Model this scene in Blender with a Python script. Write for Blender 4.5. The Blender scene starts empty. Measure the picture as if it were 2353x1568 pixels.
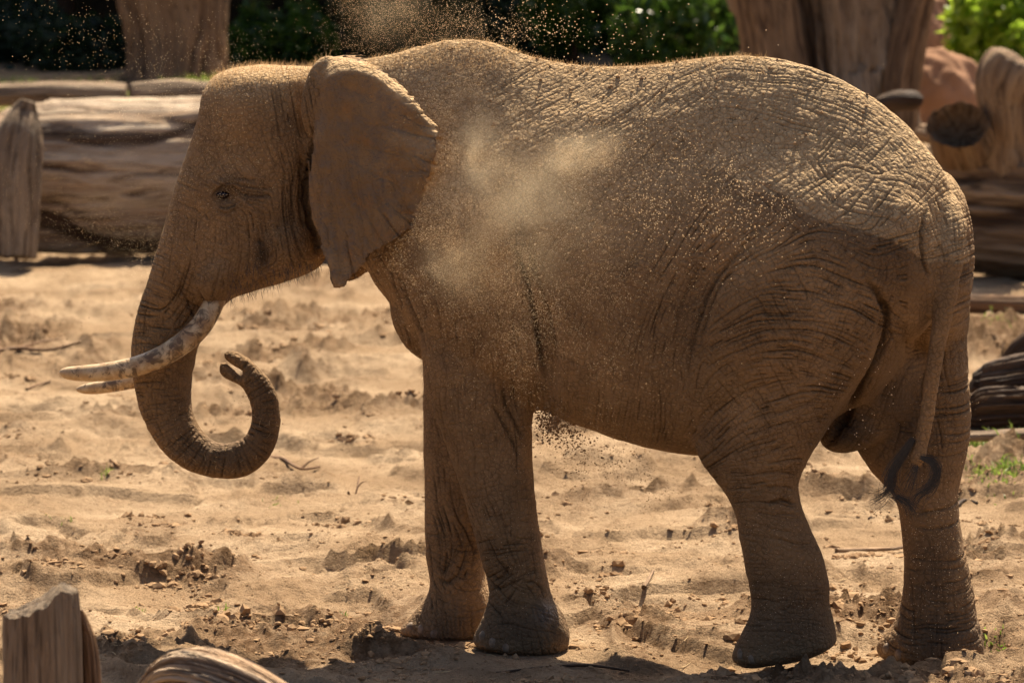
import bpy, bmesh, math, random
import numpy as np
from mathutils import Vector, Matrix

# ------------------------------------------------------------------ camera, sky, sun, exposure
SC = bpy.context.scene
COL = SC.collection
CAM_H, PITCH, FV = 3.2, math.radians(5.90), 9843.0      # focal length in units of a 2352 px wide picture
CX, CY = 1176.0, 784.0
cam_d = bpy.data.cameras.new('camera')
cam_d.sensor_width = 36.0
cam_d.lens = 36.0 * FV / 2352.0
cam_d.clip_start, cam_d.clip_end = 0.5, 2000.0
cam_d.dof.use_dof = True
cam_d.dof.focus_distance = 17.95
cam_d.dof.aperture_fstop = 4.0
cam = bpy.data.objects.new('camera', cam_d)
COL.objects.link(cam)
cam.location = (0, 0, CAM_H)
cam.rotation_euler = (math.pi / 2 - PITCH, 0, 0)
SC.camera = cam

SUN_EL, SUN_AZ = math.radians(55), math.radians(15)      # azimuth measured from straight ahead towards the right
world = bpy.data.worlds.new('World')
SC.world = world
world.use_nodes = True
wn = world.node_tree.nodes
wl = world.node_tree.links
wn.clear()
sky = wn.new('ShaderNodeTexSky')
sky.sky_type = 'NISHITA'
sky.sun_disc = False
sky.sun_elevation = SUN_EL
sky.sun_rotation = SUN_AZ
sky.dust_density = 4.0
sky.air_density = 0.7
sky.ozone_density = 0.3
bg = wn.new('ShaderNodeBackground')
bg.inputs['Strength'].default_value = 0.064
wo = wn.new('ShaderNodeOutputWorld')
wl.new(sky.outputs[0], bg.inputs[0])
wl.new(bg.outputs[0], wo.inputs[0])
sun_d = bpy.data.lights.new('sun', 'SUN')
sun_d.energy = 5.0
sun_d.angle = math.radians(0.53)
sun_d.color = (1.0, 0.855, 0.655)
sun = bpy.data.objects.new('sun', sun_d)
COL.objects.link(sun)
SUN_DIR = Vector((math.sin(SUN_AZ) * math.cos(SUN_EL), math.cos(SUN_AZ) * math.cos(SUN_EL), math.sin(SUN_EL)))
sun.rotation_euler = (-SUN_DIR).to_track_quat('-Z', 'Y').to_euler()
SC.view_settings.view_transform = 'Standard'
SC.view_settings.look = 'None'
SC.view_settings.exposure = 1.25
SC.view_settings.gamma = 1.0
SC.render.engine = 'CYCLES'
SC.cycles.max_bounces = 6
SC.cycles.volume_bounces = 0
SC.cycles.volume_step_rate = 4.0
SC.cycles.volume_max_steps = 24
SC.cycles.transparent_max_bounces = 8

# ------------------------------------------------------------------ helpers
rng = np.random.default_rng(7)
random.seed(7)
SP, CP = math.sin(PITCH), math.cos(PITCH)


def ray(px, py):
    a = (np.asarray(px, float) - CX) / FV
    b = (CY - np.asarray(py, float)) / FV
    return np.stack([a, CP + b * SP, -SP + b * CP], -1)


def at(px, py, Y):                                   # the point at distance Y seen in the given direction
    d = ray(px, py)
    return np.array([0, 0, CAM_H]) + d * (np.asarray(Y, float) / d[..., 1])[..., None]


def ground_at(px, py, z=0.0):
    d = ray(px, py)
    return np.array([0, 0, CAM_H]) + d * ((z - CAM_H) / d[..., 2])[..., None]


def project(P):
    q = P - np.array([0, 0, CAM_H])
    w = q[..., 1] * CP - q[..., 2] * SP
    u = q[..., 1] * SP + q[..., 2] * CP
    return CX + FV * q[..., 0] / w, CY - FV * u / w


def hash3(i, j, k, seed):
    n = (i.astype(np.int64) * 374761393 + j.astype(np.int64) * 668265263 + k.astype(np.int64) * 2147483647 + seed * 974711) & 0xffffffff
    n = ((n ^ (n >> 13)) * 1274126177) & 0xffffffff
    n = ((n ^ (n >> 16)) * 2246822519) & 0xffffffff
    return ((n ^ (n >> 15)) & 0xffff).astype(np.float32) / 65535.0


def vnoise(x, y, z=None, seed=0):                    # value noise in -1..1
    x = np.asarray(x, np.float64); y = np.asarray(y, np.float64)
    xi = np.floor(x); yi = np.floor(y)
    fx = x - xi; fy = y - yi
    fx = fx * fx * fx * (fx * (fx * 6 - 15) + 10); fy = fy * fy * fy * (fy * (fy * 6 - 15) + 10)
    if z is None:
        k = np.zeros_like(xi)
        def lay(k):
            a = hash3(xi, yi, k, seed); b = hash3(xi + 1, yi, k, seed); c = hash3(xi, yi + 1, k, seed); d = hash3(xi + 1, yi + 1, k, seed)
            return (a + (b - a) * fx) * (1 - fy) + (c + (d - c) * fx) * fy
        return lay(k) * 2 - 1
    z = np.asarray(z, np.float64); zi = np.floor(z); fz = z - zi; fz = fz * fz * (3 - 2 * fz)
    def lay(k):
        a = hash3(xi, yi, k, seed); b = hash3(xi + 1, yi, k, seed); c = hash3(xi, yi + 1, k, seed); d = hash3(xi + 1, yi + 1, k, seed)
        return (a + (b - a) * fx) * (1 - fy) + (c + (d - c) * fx) * fy
    return (lay(zi) * (1 - fz) + lay(zi + 1) * fz) * 2 - 1


def fbm(x, y, z=None, oct=4, seed=0, gain=0.5):
    s = 0; a = 1.0; t = 0
    for o in range(oct):
        f = 2.03 ** o
        s = s + a * vnoise(x * f, y * f, None if z is None else z * f, seed + o * 17)
        t += a; a *= gain
    return s / t


def sstep(a, b, x):
    t = np.clip((x - a) / (b - a), 0, 1)
    return t * t * (3 - 2 * t)


def link(o, parent=None):
    COL.objects.link(o)
    if parent is not None:
        o.parent = parent
        o.matrix_parent_inverse = Matrix.Translation(-Vector(parent.location))
    return o


def mesh(name, V, F, mat, parent=None, smooth=True, attrs=None):
    """V (n,3) array, F (m,3) or (m,4) array or list of such."""
    V = np.ascontiguousarray(V, np.float32)
    Fs = F if isinstance(F, list) else [F]
    Fs = [np.asarray(f, np.int32) for f in Fs if len(f)]
    me = bpy.data.meshes.new(name)
    me.vertices.add(len(V))
    me.vertices.foreach_set('co', V.ravel())
    li = np.concatenate([f.ravel() for f in Fs])
    tot = np.concatenate([np.full(len(f), f.shape[1], np.int32) for f in Fs])
    st = np.concatenate([[0], np.cumsum(tot)[:-1]]).astype(np.int32)
    me.loops.add(len(li)); me.loops.foreach_set('vertex_index', li)
    me.polygons.add(len(tot)); me.polygons.foreach_set('loop_start', st)
    me.update(calc_edges=True)
    me.validate(verbose=False)
    me.polygons.foreach_set('use_smooth', np.full(len(me.polygons), smooth, bool))
    for k, a in (attrs or {}).items():
        a = np.asarray(a, np.float32)
        if a.ndim == 1:
            at_ = me.attributes.new(k, 'FLOAT', 'POINT'); at_.data.foreach_set('value', a)
        else:
            at_ = me.attributes.new(k, 'FLOAT_VECTOR', 'POINT'); at_.data.foreach_set('vector', np.ascontiguousarray(a).ravel())
    if mat is not None:
        me.materials.append(mat)
    o = bpy.data.objects.new(name, me)
    return link(o, parent)


def tag(o, label=None, cat=None, group=None, kind=None):
    if label: o['label'] = label
    if cat: o['category'] = cat
    if group: o['group'] = group
    if kind: o['kind'] = kind
    return o


def empty(name, loc):
    o = bpy.data.objects.new(name, None)
    o.location = loc
    COL.objects.link(o)
    bpy.context.view_layer.update()
    return o


def grid_faces(nr, nc, closed=False, off=0):
    r = np.arange(nr - 1)[:, None]; c = np.arange(nc if closed else nc - 1)[None, :]
    c2 = (c + 1) % nc
    f = np.stack([r * nc + c + 0 * r, r * nc + c2 + 0 * r, (r + 1) * nc + c2, (r + 1) * nc + c], -1)
    return f.reshape(-1, 4) + off


def catmull(pts, per):
    """resample rows of control values smoothly, 'per' samples per span"""
    P = np.asarray(pts, float); n = len(P); out = []
    for i in range(n - 1):
        p0 = P[max(i - 1, 0)]; p1 = P[i]; p2 = P[i + 1]; p3 = P[min(i + 2, n - 1)]
        for t in np.arange(per) / per:
            out.append(0.5 * (2 * p1 + (p2 - p0) * t + (2 * p0 - 5 * p1 + 4 * p2 - p3) * t * t + (3 * p1 - p0 - 3 * p2 + p3) * t ** 3))
    out.append(P[-1])
    return np.array(out)


def gblur(A, s):
    r = int(3 * s + 1); k = np.exp(-0.5 * (np.arange(-r, r + 1) / s) ** 2); k /= k.sum()
    for ax in (0, 1):
        B = np.zeros_like(A)
        for i, w in zip(range(-r, r + 1), k):
            B += w * np.roll(A, i, ax)
        A = B
    return A


def sample(A, x, y):
    x = np.clip(x, 0, A.shape[1] - 2.001); y = np.clip(y, 0, A.shape[0] - 2.001)
    xi = x.astype(int); yi = y.astype(int); fx = x - xi; fy = y - yi
    return (A[yi, xi] * (1 - fx) + A[yi, xi + 1] * fx) * (1 - fy) + (A[yi + 1, xi] * (1 - fx) + A[yi + 1, xi + 1] * fx) * fy


# ------------------------------------------------------------------ materials
class NT:
    def __init__(s, name):
        s.m = bpy.data.materials.new(name); s.m.use_nodes = True
        s.t = s.m.node_tree; s.t.nodes.clear()
        s.out = s.n('ShaderNodeOutputMaterial')

    def n(s, t, **kw):
        x = s.t.nodes.new(t)
        for k, v in kw.items(): setattr(x, k, v)
        return x

    def l(s, a, b): s.t.links.new(a, b)

    def put(s, sock, v):
        if hasattr(v, 'is_linked') or isinstance(v, bpy.types.NodeSocket): s.l(v, sock)
        else: sock.default_value = v

    def coord(s, kind='Object'): return s.n('ShaderNodeTexCoord').outputs[kind]

    def attr(s, name, out='Fac'):
        a = s.n('ShaderNodeAttribute'); a.attribute_name = name
        return a.outputs[out]

    def mapping(s, v, scale=(1, 1, 1), loc=(0, 0, 0), rot=(0, 0, 0)):
        m = s.n('ShaderNodeMapping'); s.l(v, m.inputs[0])
        m.inputs['Scale'].default_value = scale; m.inputs['Location'].default_value = loc; m.inputs['Rotation'].default_value = rot
        return m.outputs[0]

    def noise(s, v, scale, detail=4, rough=0.55, dist=0.0):
        x = s.n('ShaderNodeTexNoise'); s.l(v, x.inputs['Vector'])
        x.inputs['Scale'].default_value = scale; x.inputs['Detail'].default_value = detail
        x.inputs['Roughness'].default_value = rough; x.inputs['Distortion'].default_value = dist
        return x.outputs['Fac']

    def voro(s, v, scale, feature='DISTANCE_TO_EDGE', rnd=1.0):
        x = s.n('ShaderNodeTexVoronoi'); x.feature = feature; s.l(v, x.inputs['Vector'])
        x.inputs['Scale'].default_value = scale; x.inputs['Randomness'].default_value = rnd
        return x.outputs['Distance']

    def ramp(s, f, a, b, c0=0.0, c1=1.0):
        x = s.n('ShaderNodeMapRange'); x.interpolation_type = 'SMOOTHSTEP'
        s.put(x.inputs[0], f); s.put(x.inputs[1], a); s.put(x.inputs[2], b); s.put(x.inputs[3], c0); s.put(x.inputs[4], c1)
        return x.outputs[0]

    def math(s, op, a, b=0.0):
        x = s.n('ShaderNodeMath', operation=op); s.put(x.inputs[0], a); s.put(x.inputs[1], b)
        return x.outputs[0]

    def mix(s, f, a, b):
        x = s.n('ShaderNodeMix', data_type='RGBA')
        s.put(x.inputs[0], f)
        s.put(x.inputs[6], a if not isinstance(a, tuple) else (*a, 1)); s.put(x.inputs[7], b if not isinstance(b, tuple) else (*b, 1))
        return x.outputs[2]

    def bump(s, h, strength, dist, prev=None):
        b = s.n('ShaderNodeBump'); b.inputs['Strength'].default_value = strength; b.inputs['Distance'].default_value = dist
        s.l(h, b.inputs['Height'])
        if prev is not None: s.l(prev, b.inputs['Normal'])
        return b.outputs[0]

    def bsdf(s, col, rough=0.8, spec=0.3, normal=None, **kw):
        b = s.n('ShaderNodeBsdfPrincipled')
        s.put(b.inputs['Base Color'], col if not isinstance(col, tuple) else (*col, 1))
        s.put(b.inputs['Roughness'], rough); s.put(b.inputs['Specular IOR Level'], spec)
        if normal is not None: s.l(normal, b.inputs['Normal'])
        for k, v in kw.items(): s.put(b.inputs[k], v)
        return b

    def done(s, sh):
        s.l(sh.outputs[0] if not isinstance(sh, bpy.types.NodeSocket) else sh, s.out.inputs[0])
        return s.m

    def translucent(s, b, col, f):
        t = s.n('ShaderNodeBsdfTranslucent'); s.put(t.inputs[0], col if not isinstance(col, tuple) else (*col, 1))
        m = s.n('ShaderNodeMixShader'); s.put(m.inputs[0], f); s.l(b.outputs[0], m.inputs[1]); s.l(t.outputs[0], m.inputs[2])
        return m.outputs[0]


def mat_sand():
    m = NT('sand'); v = m.coord()
    damp = m.attr('damp')
    n1 = m.noise(v, 1.3, 5); n2 = m.noise(v, 15, 6, 0.68); n3 = m.noise(v, 90, 3)
    c = m.mix(m.ramp(n1, 0.35, 0.7), (0.390, 0.262, 0.150), (0.560, 0.405, 0.255))
    c = m.mix(m.math('MULTIPLY', m.ramp(n2, 0.48, 0.70), 0.8), c, (0.290, 0.187, 0.102))
    c = m.mix(m.math('MULTIPLY', m.ramp(damp, 0.1, 1.0, 0.0, 0.95), m.ramp(n2, 0.30, 0.62, 0.25, 1.0)), c, (0.165, 0.090, 0.042))
    c = m.mix(m.math('MULTIPLY', m.ramp(n3, 0.60, 0.74), 0.55), c, (0.20, 0.125, 0.07))
    nb = m.bump(n2, 1.0, 0.075)
    nb = m.bump(m.noise(v, 48, 4, 0.7), 1.0, 0.034, nb)
    nb = m.bump(m.noise(v, 230, 3), 0.6, 0.004, nb)
    return m.done(m.bsdf(c, 0.95, 0.12, nb))


def mat_skin():
    m = NT('elephant_skin'); v = m.coord()
    crack = m.attr('crack'); dust = m.attr('dust'); dark = m.attr('dark'); wet = m.attr('wet'); ear = m.attr('ear')
    n1 = m.noise(v, 2.2, 5, 0.6); n2 = m.noise(v, 9, 6, 0.65); n3 = m.noise(v, 45, 4, 0.6)
    skin = m.mix(m.ramp(n1, 0.35, 0.68), (0.232, 0.142, 0.070), (0.345, 0.215, 0.108))
    skin = m.mix(m.math('MULTIPLY', m.ramp(n2, 0.48, 0.72), 0.40), skin, (0.150, 0.098, 0.058))
    skin = m.mix(m.math('MULTIPLY', ear, m.ramp(m.noise(v, 14, 6, 0.7), 0.42, 0.66, 0.0, 0.75)), skin, (0.175, 0.135, 0.105))
    skin = m.mix(m.math('MULTIPLY', ear, m.ramp(m.noise(v, 9.0, 6, 0.75, 0.6), 0.53, 0.70, 0.0, 0.65)), skin, (0.29, 0.150, 0.060))
    dm = m.math('MULTIPLY', dust, m.ramp(m.math('ADD', n2, m.math('MULTIPLY', n3, 0.5)), 0.45, 0.95, 0.62, 1.0))
    c = m.mix(dm, skin, m.mix(m.ramp(n3, 0.35, 0.7), (0.45, 0.305, 0.155), (0.56, 0.395, 0.220)))
    speck = m.ramp(m.noise(v, 120, 2), 0.66, 0.74)
    c = m.mix(m.math('MULTIPLY', speck, m.math('MULTIPLY', dust, 0.6)), c, (0.14, 0.082, 0.045))
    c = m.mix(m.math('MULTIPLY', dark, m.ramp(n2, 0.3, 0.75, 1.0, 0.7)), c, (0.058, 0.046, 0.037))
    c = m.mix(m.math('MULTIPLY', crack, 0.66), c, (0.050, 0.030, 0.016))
    cell = m.voro(m.mapping(v, (1, 1, 1.0)), 62)
    warp = m.n('ShaderNodeVectorMath', operation='ADD')
    nn = m.n('ShaderNodeTexNoise'); m.l(v, nn.inputs['Vector']); nn.inputs['Scale'].default_value = 30
    sc = m.n('ShaderNodeVectorMath', operation='SCALE'); m.l(nn.outputs['Color'], sc.inputs[0]); sc.inputs['Scale'].default_value = 0.02
    m.l(v, warp.inputs[0]); m.l(sc.outputs[0], warp.inputs[1])
    cell = m.voro(warp.outputs[0], 44)
    cell2 = m.voro(warp.outputs[0], 120)
    notear = m.math('SUBTRACT', 1.0, ear)
    c = m.mix(m.math('MULTIPLY', m.ramp(cell, 0.0, 0.12, 0.5, 0.0), m.math('MULTIPLY', notear, m.ramp(n2, 0.35, 0.6, 0.35, 1.0))), c, (0.06, 0.038, 0.02))
    b = m.bump(m.ramp(cell, 0.0, 0.35), 0.55, 0.008)
    b = m.bump(m.ramp(cell2, 0.0, 0.3), 0.4, 0.003, b)
    b = m.bump(m.noise(v, 240, 4, 0.7), 0.5, 0.004, b)
    b = m.bump(n3, 0.35, 0.012, b)
    rough = m.ramp(wet, 0.0, 1.0, 0.88, 0.22)
    return m.done(m.bsdf(c, rough, m.ramp(wet, 0, 1, 0.18, 0.7), b))


def mat_ivory():
    m = NT('ivory'); v = m.coord()
    n = m.noise(v, 16, 5, 0.65); n2 = m.noise(v, 21, 7, 0.62, 0.8)
    st = m.attr('stain')
    c = m.mix(m.ramp(n, 0.35, 0.7), (0.60, 0.45, 0.265), (0.47, 0.31, 0.15))
    c = m.mix(m.math('MULTIPLY', st, m.ramp(n, 0.40, 0.60)), c, (0.34, 0.185, 0.075))
    blot = m.ramp(m.math('ADD', n2, m.ramp(st, 0.1, 0.6, 0.0, 0.10)), 0.57, 0.70)
    c = m.mix(m.math('MULTIPLY', blot, 0.82), c, (0.085, 0.048, 0.024))
    b = m.bump(m.noise(v, 90, 4), 0.25, 0.004)
    return m.done(m.bsdf(c, 0.42, 0.45, b))


def mat_wood(name, a, b, dk, grain=1.0, rough=0.85, crackw=1.0):
    m = NT(name)
    g = m.attr('grain', 'Vector')
    wn_ = m.n('ShaderNodeTexNoise'); m.l(m.mapping(g, (1, 1, 0.5)), wn_.inputs['Vector']); wn_.inputs['Scale'].default_value = 2.2; wn_.inputs['Detail'].default_value = 4
    ws = m.n('ShaderNodeVectorMath', operation='SCALE'); m.l(wn_.outputs['Color'], ws.inputs[0]); ws.inputs['Scale'].default_value = 0.10
    wa = m.n('ShaderNodeVectorMath', operation='ADD'); m.l(g, wa.inputs[0]); m.l(ws.outputs[0], wa.inputs[1])
    g = wa.outputs[0]
    gv = m.mapping(g, (1, 1, 0.09))
    n1 = m.noise(gv, 7 * grain, 6, 0.62, 0.4); n2 = m.noise(m.mapping(g, (1, 1, 0.06)), 28 * grain, 5, 0.65, 0.3); n3 = m.noise(g, 1.5, 4)
    c = m.mix(m.ramp(n1, 0.32, 0.68), a, b)
    c = m.mix(m.math('MULTIPLY', m.ramp(n2, 0.52, 0.68), 0.7), c, dk)
    c = m.mix(m.math('MULTIPLY', m.ramp(n3, 0.48, 0.7), 0.6), c, tuple(0.5 * x + 0.5 * y for x, y in zip(a, dk)))
    crack = m.attr('crack')
    c = m.mix(m.math('MULTIPLY', crack, 0.95), c, dk)
    n4 = m.noise(m.mapping(g, (1, 1, 0.05)), 60 * grain, 4, 0.6)
    c = m.mix(m.math('MULTIPLY', m.ramp(n4, 0.55, 0.68), 0.45), c, dk)
    h = m.math('ADD', n1, m.math('MULTIPLY', n2, 0.8))
    nb = m.bump(h, 1.0 * crackw, 0.08)
    return m.done(m.bsdf(c, rough, 0.25, nb))


def mat_leaf(name, a, b, tr=0.35, rough=0.45):
    m = NT(name); v = m.coord()
    rnd = m.attr('tone')
    c = m.mix(rnd, a, b)
    bs = m.bsdf(c, rough, 0.45)
    tc = m.mix(rnd, tuple(min(1, x * 1.6) for x in a), tuple(min(1, x * 1.7) for x in b))
    return m.done(m.translucent(bs, tc, tr))


def mat_simple(name, col, rough=0.8, spec=0.3, col2=None, scale=20, tr=0.0, bumpd=0.0):
    m = NT(name); v = m.coord()
    n = m.noise(v, scale, 4)
    c = m.mix(m.ramp(n, 0.35, 0.68), col, col2 or tuple(x * 0.7 for x in col))
    b = m.bump(n, 0.5, bumpd) if bumpd else None
    s = m.bsdf(c, rough, spec, b)
    if tr: return m.done(m.translucent(s, c, tr))
    return m.done(s)


def mat_dust(name, dens, seed, nscale=3.0, lo=0.42):
    """airborne dust: a scattering volume that thins out towards the rim of its mesh"""
    m = NT(name); v = m.coord('Object')
    ln = m.n('ShaderNodeVectorMath', operation='LENGTH'); m.l(v, ln.inputs[0])
    fall = m.ramp(ln.outputs['Value'], 0.0, 1.0, 1.0, 0.0)
    nz = m.noise(m.mapping(v, (1, 1, 1), (seed * 3.7, seed * 1.3, 0)), nscale * 0.6, 5, 0.6, 0.5)
    d = m.math('MULTIPLY', m.math('MULTIPLY', fall, fall), m.ramp(nz, lo, 0.72))
    p = m.n('ShaderNodeVolumePrincipled')
    p.inputs['Color'].default_value = (0.93, 0.76, 0.52, 1); p.inputs['Anisotropy'].default_value = 0.45
    m.l(m.math('MULTIPLY', d, dens), p.inputs['Density'])
    m.l(p.outputs[0], m.out.inputs['Volume'])
    return m.m


M = {}
M['sand'] = mat_sand()
M['skin'] = mat_skin()
M['ivory'] = mat_ivory()
M['wood_pale'] = mat_wood('weathered_wood', (0.40, 0.285, 0.175), (0.24, 0.145, 0.078), (0.055, 0.03, 0.017))
M['wood_grey'] = mat_wood('grey_weathered_wood', (0.40, 0.31, 0.215), (0.27, 0.185, 0.115), (0.06, 0.038, 0.024))
M['wood_tan'] = mat_wood('tan_barkless_wood', (0.34, 0.225, 0.130), (0.235, 0.145, 0.082), (0.055, 0.032, 0.020))
M['wood_dark'] = mat_wood('dark_split_wood', (0.115, 0.070, 0.040), (0.062, 0.036, 0.022), (0.013, 0.008, 0.006), 1.3, 0.7)
M['wood_brown'] = mat_wood('brown_log_wood', (0.27, 0.155, 0.082), (0.155, 0.083, 0.042), (0.038, 0.02, 0.012), 0.8)
M['wood_bleached'] = mat_wood('bleached_log_wood', (0.66, 0.54, 0.40), (0.36, 0.225, 0.125), (0.060, 0.032, 0.018), 1.1)
M['wood_cut'] = mat_simple('sawn_wood', (0.30, 0.20, 0.12), 0.9, 0.2, (0.17, 0.105, 0.06), 9, bumpd=0.01)
M['hair'] = mat_simple('elephant_hair', (0.44, 0.30, 0.16), 0.5, 0.4, (0.28, 0.17, 0.08), 15, tr=0.5)
M['hair_dark'] = mat_simple('dark_bristle', (0.040, 0.038, 0.042), 0.35, 0.5, (0.014, 0.016, 0.022), 60)
M['eye'] = mat_simple('eye', (0.018, 0.010, 0.006), 0.12, 0.6, (0.03, 0.015, 0.008), 40)
M['nail'] = mat_simple('toenail', (0.27, 0.195, 0.13), 0.7, 0.3, (0.15, 0.105, 0.07), 40, bumpd=0.006)
M['grain'] = mat_simple('flying_sand', (0.86, 0.73, 0.52), 0.7, 0.3, (0.80, 0.64, 0.42), 3, tr=0.5)
M['clod'] = mat_simple('sand_clod', (0.34, 0.22, 0.12), 0.95, 0.1, (0.19, 0.115, 0.06), 12, bumpd=0.006)
M['straw'] = mat_simple('straw', (0.62, 0.47, 0.26), 0.6, 0.3, (0.50, 0.35, 0.17), 12, tr=0.25)
M['rock'] = mat_simple('sandstone', (0.36, 0.205, 0.125), 0.95, 0.1, (0.26, 0.145, 0.085), 2.5, bumpd=0.05)
M['backdrop'] = mat_simple('backdrop_dark', (0.055, 0.038, 0.022), 1.0, 0.05, (0.028, 0.024, 0.014), 1.5, bumpd=0.1)
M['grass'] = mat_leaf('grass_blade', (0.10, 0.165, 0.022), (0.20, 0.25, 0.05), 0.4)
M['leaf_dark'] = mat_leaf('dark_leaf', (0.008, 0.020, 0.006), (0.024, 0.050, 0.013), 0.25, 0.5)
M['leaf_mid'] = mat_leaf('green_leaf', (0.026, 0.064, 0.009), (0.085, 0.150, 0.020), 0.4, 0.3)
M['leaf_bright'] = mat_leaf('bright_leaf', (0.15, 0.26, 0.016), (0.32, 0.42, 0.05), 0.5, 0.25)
M['bark'] = mat_simple('bark', (0.075, 0.045, 0.03), 0.95, 0.1, (0.03, 0.02, 0.014), 6, bumpd=0.03)

# ------------------------------------------------------------------ elephant frame
TH = math.radians(18)
A_FWD = np.array([-math.cos(TH), math.sin(TH), 0.0])       # heading: to the left and away
N_FAR = np.array([math.sin(TH), math.cos(TH), 0.0])        # towards the elephant's far side
foot0 = ground_at(1200, 1500)
C0 = foot0 + 0.22 * N_FAR


def HO(px):                                                # the neck bends: the head is carried a little towards the viewer
    return -0.36 * np.clip((910 - np.asarray(px, float)) / 610, 0, 1)


def W(px, py, d):                                          # point of the vertical plane at lateral distance d
    r = ray(px, py)
    d = np.asarray(d, float) + HO(px)
    o = np.array([0, 0, CAM_H])
    t = (np.dot(C0, N_FAR) + np.asarray(d, float) - o @ N_FAR) / (r @ N_FAR)
    return o + r * t[..., None]


FOOT = {'near_front': ((1092, 1462), (1303, 1478), -0.22), 'far_front': ((925, 1437), (1128, 1440), 0.17),
        'near_hind': ((1684, 1505), (1917, 1478), -0.26), 'far_hind': ((2017, 1478), (2259, 1490), 0.20)}
foot_pos = [W(1197, 1497, -0.22), W(1025, 1462, 0.17), W(2140, 1530, 0.20)]

# ------------------------------------------------------------------ ground
prints = []
for i in range(110):
    y = 16.6 + 24 * random.random() ** 1.5
    x = (random.random() - 0.5) * 0.36 * y
    prints.append((x, y, random.uniform(0.13, 0.24), random.uniform(0.02, 0.048), random.uniform(0.6, 1.3)))
hole = ground_at(1335, 1395)
prints += [(hole[0], hole[1], 0.10, 0.07, 1.0), (hole[0] + 0.10, hole[1] - 0.12, 0.09, 0.05, 0.9)]
pp = ground_at(450, 1320); prints.append((pp[0], pp[1], 0.10, 0.06, 0.8))
tread = ground_at(1370, 1330); tread2 = ground_at(1345, 1268)
dampc = [(ground_at(700, 1480), 0.75, 0.9), (ground_at(900, 1440), 0.45, 0.6), (ground_at(500, 1420), 0.3, 0.5), (ground_at(1330, 1400), 0.25, 0.35), (ground_at(830, 1520), 0.5, 0.5), (ground_at(350, 1240), 0.25, 0.5)]


def terrain(x, y, fine=True):
    x = np.asarray(x, float); y = np.asarray(y, float)
    z = 0.035 * fbm(x * 0.7, y * 0.5, oct=3, seed=3)
    bank = sstep(38.6, 41.5, y + 0.5 * vnoise(x * 0.3, y * 0.1, seed=9))
    z = z + 1.0 * bank + 0.25 * bank * vnoise(x * 0.35, y * 0.35, seed=5)
    z = z + 2.5 * sstep(60, 90, y)
    damp = np.zeros_like(x)
    near = 1 - sstep(34, 44, y)
    if fine:
        # gentle wind and rain ripples
        z = z + near * 0.036 * vnoise(x * 1.6 + 0.7 * vnoise(x, y, seed=21), y * 2.6, seed=22)
        z = z + near * 0.045 * np.abs(vnoise(x * 2.2, y * 3.1, seed=23)) * sstep(-0.2, 0.5, vnoise(x * 0.8, y * 0.8, seed=24))
        for (px, py, r, dp, e) in prints:
            k = (np.abs(x - px) < 3 * r) & (np.abs(y - py) < 3 * r * e)
            if not k.any(): continue
            q = np.hypot((x[k] - px) / r, (y[k] - py) / (r * e)) + 0.18 * vnoise(x[k] * 9, y[k] * 9, seed=31)
            z[k] += -dp * (1 - sstep(0.55, 1.0, q)) + 0.45 * dp * np.exp(-((q - 1.2) / 0.28) ** 2)
        # crumbly, trampled patches, thin ridges and small scarps
        wx = x + 0.25 * vnoise(x * 1.3, y * 1.3, seed=71); wy = y + 0.25 * vnoise(x * 1.1, y * 1.2, seed=72)
        pat = sstep(-0.05, 0.35, fbm(x * 0.75, y * 0.6, oct=3, seed=41))
        lum = np.clip(fbm(x * 11, y * 8, oct=3, seed=43) + 0.05, 0, 1)
        lum2 = np.clip(vnoise(x * 30, y * 19, seed=45) - 0.05, 0, 1)
        pat2 = sstep(0.0, 0.5, fbm(x * 1.7, y * 1.2, oct=2, seed=47))
        rid = (1 - np.abs(fbm(wx * 1.1, wy * 1.7, oct=3, seed=73))) ** 14
        rid2 = (1 - np.abs(fbm(wx * 2.6, wy * 3.4, oct=2, seed=74))) ** 10
        sc1 = fbm(wx * 0.9, wy * 1.3, oct=4, seed=75); sc2 = fbm(wx * 1.8, wy * 2.2, oct=4, seed=76)
        z = z + near * ((0.008 + 0.080 * pat) * lum + (0.006 + 0.034 * pat) * lum2 + 0.012 * pat2 * lum2 + 0.075 * rid * (0.3 + 0.7 * pat2) + 0.055 * rid2 * pat
                        + 0.050 * sstep(-0.05, 0.05, sc1) + 0.036 * sstep(-0.05, 0.05, sc2) * pat2)
        fg = 1 - sstep(18.3, 21.5, y)
        rough_ = np.clip(0.5 * pat + 0.35 * pat2 + 0.4 * rid + 0.45 * fg * sstep(-0.3, 0.3, fbm(x * 1.2, y * 0.9, oct=3, seed=77)), 0, 1)
        # raked or tyre-like ridges behind the near front foot
        for tr, sx, sy, fr in ((tread, 0.24, 0.42, 62), (tread2, 0.20, 0.34, 46)):
            dx = x - tr[0]; dy = y - tr[1]
            k = np.exp(-((dx / sx) ** 4 + (dy / sy) ** 4))
            ph = fr * 0.32 * (dy + 0.9 * dx * dx + 0.15 * dx) + 1.2 * vnoise(x * 4, y * 4, seed=51)
            z = z + k * 0.022 * (np.abs(np.sin(ph)) - 0.5)
        for (c, r, a) in dampc:
            q = np.hypot((x - c[0]) / r, (y - c[1]) / (r * 1.7)) + 0.35 * fbm(x * 3, y * 2, seed=57)
            k = a * (1 - sstep(0.5, 1.1, q))
            damp = np.maximum(damp, k)
        z = z + near * damp * 0.035 * np.clip(fbm(x * 13, y * 11, oct=3, seed=59), -0.2, 1)
        damp = np.maximum(damp, 0.95 * rough_ * near)
    for p in foot_pos:
        q = np.hypot((x - p[0]), (y - p[1]))
        k = 1 - sstep(0.20, 0.55, q)
        z = z * (1 - k) + (p[2] + 0.012) * k
    return z, damp


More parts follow.
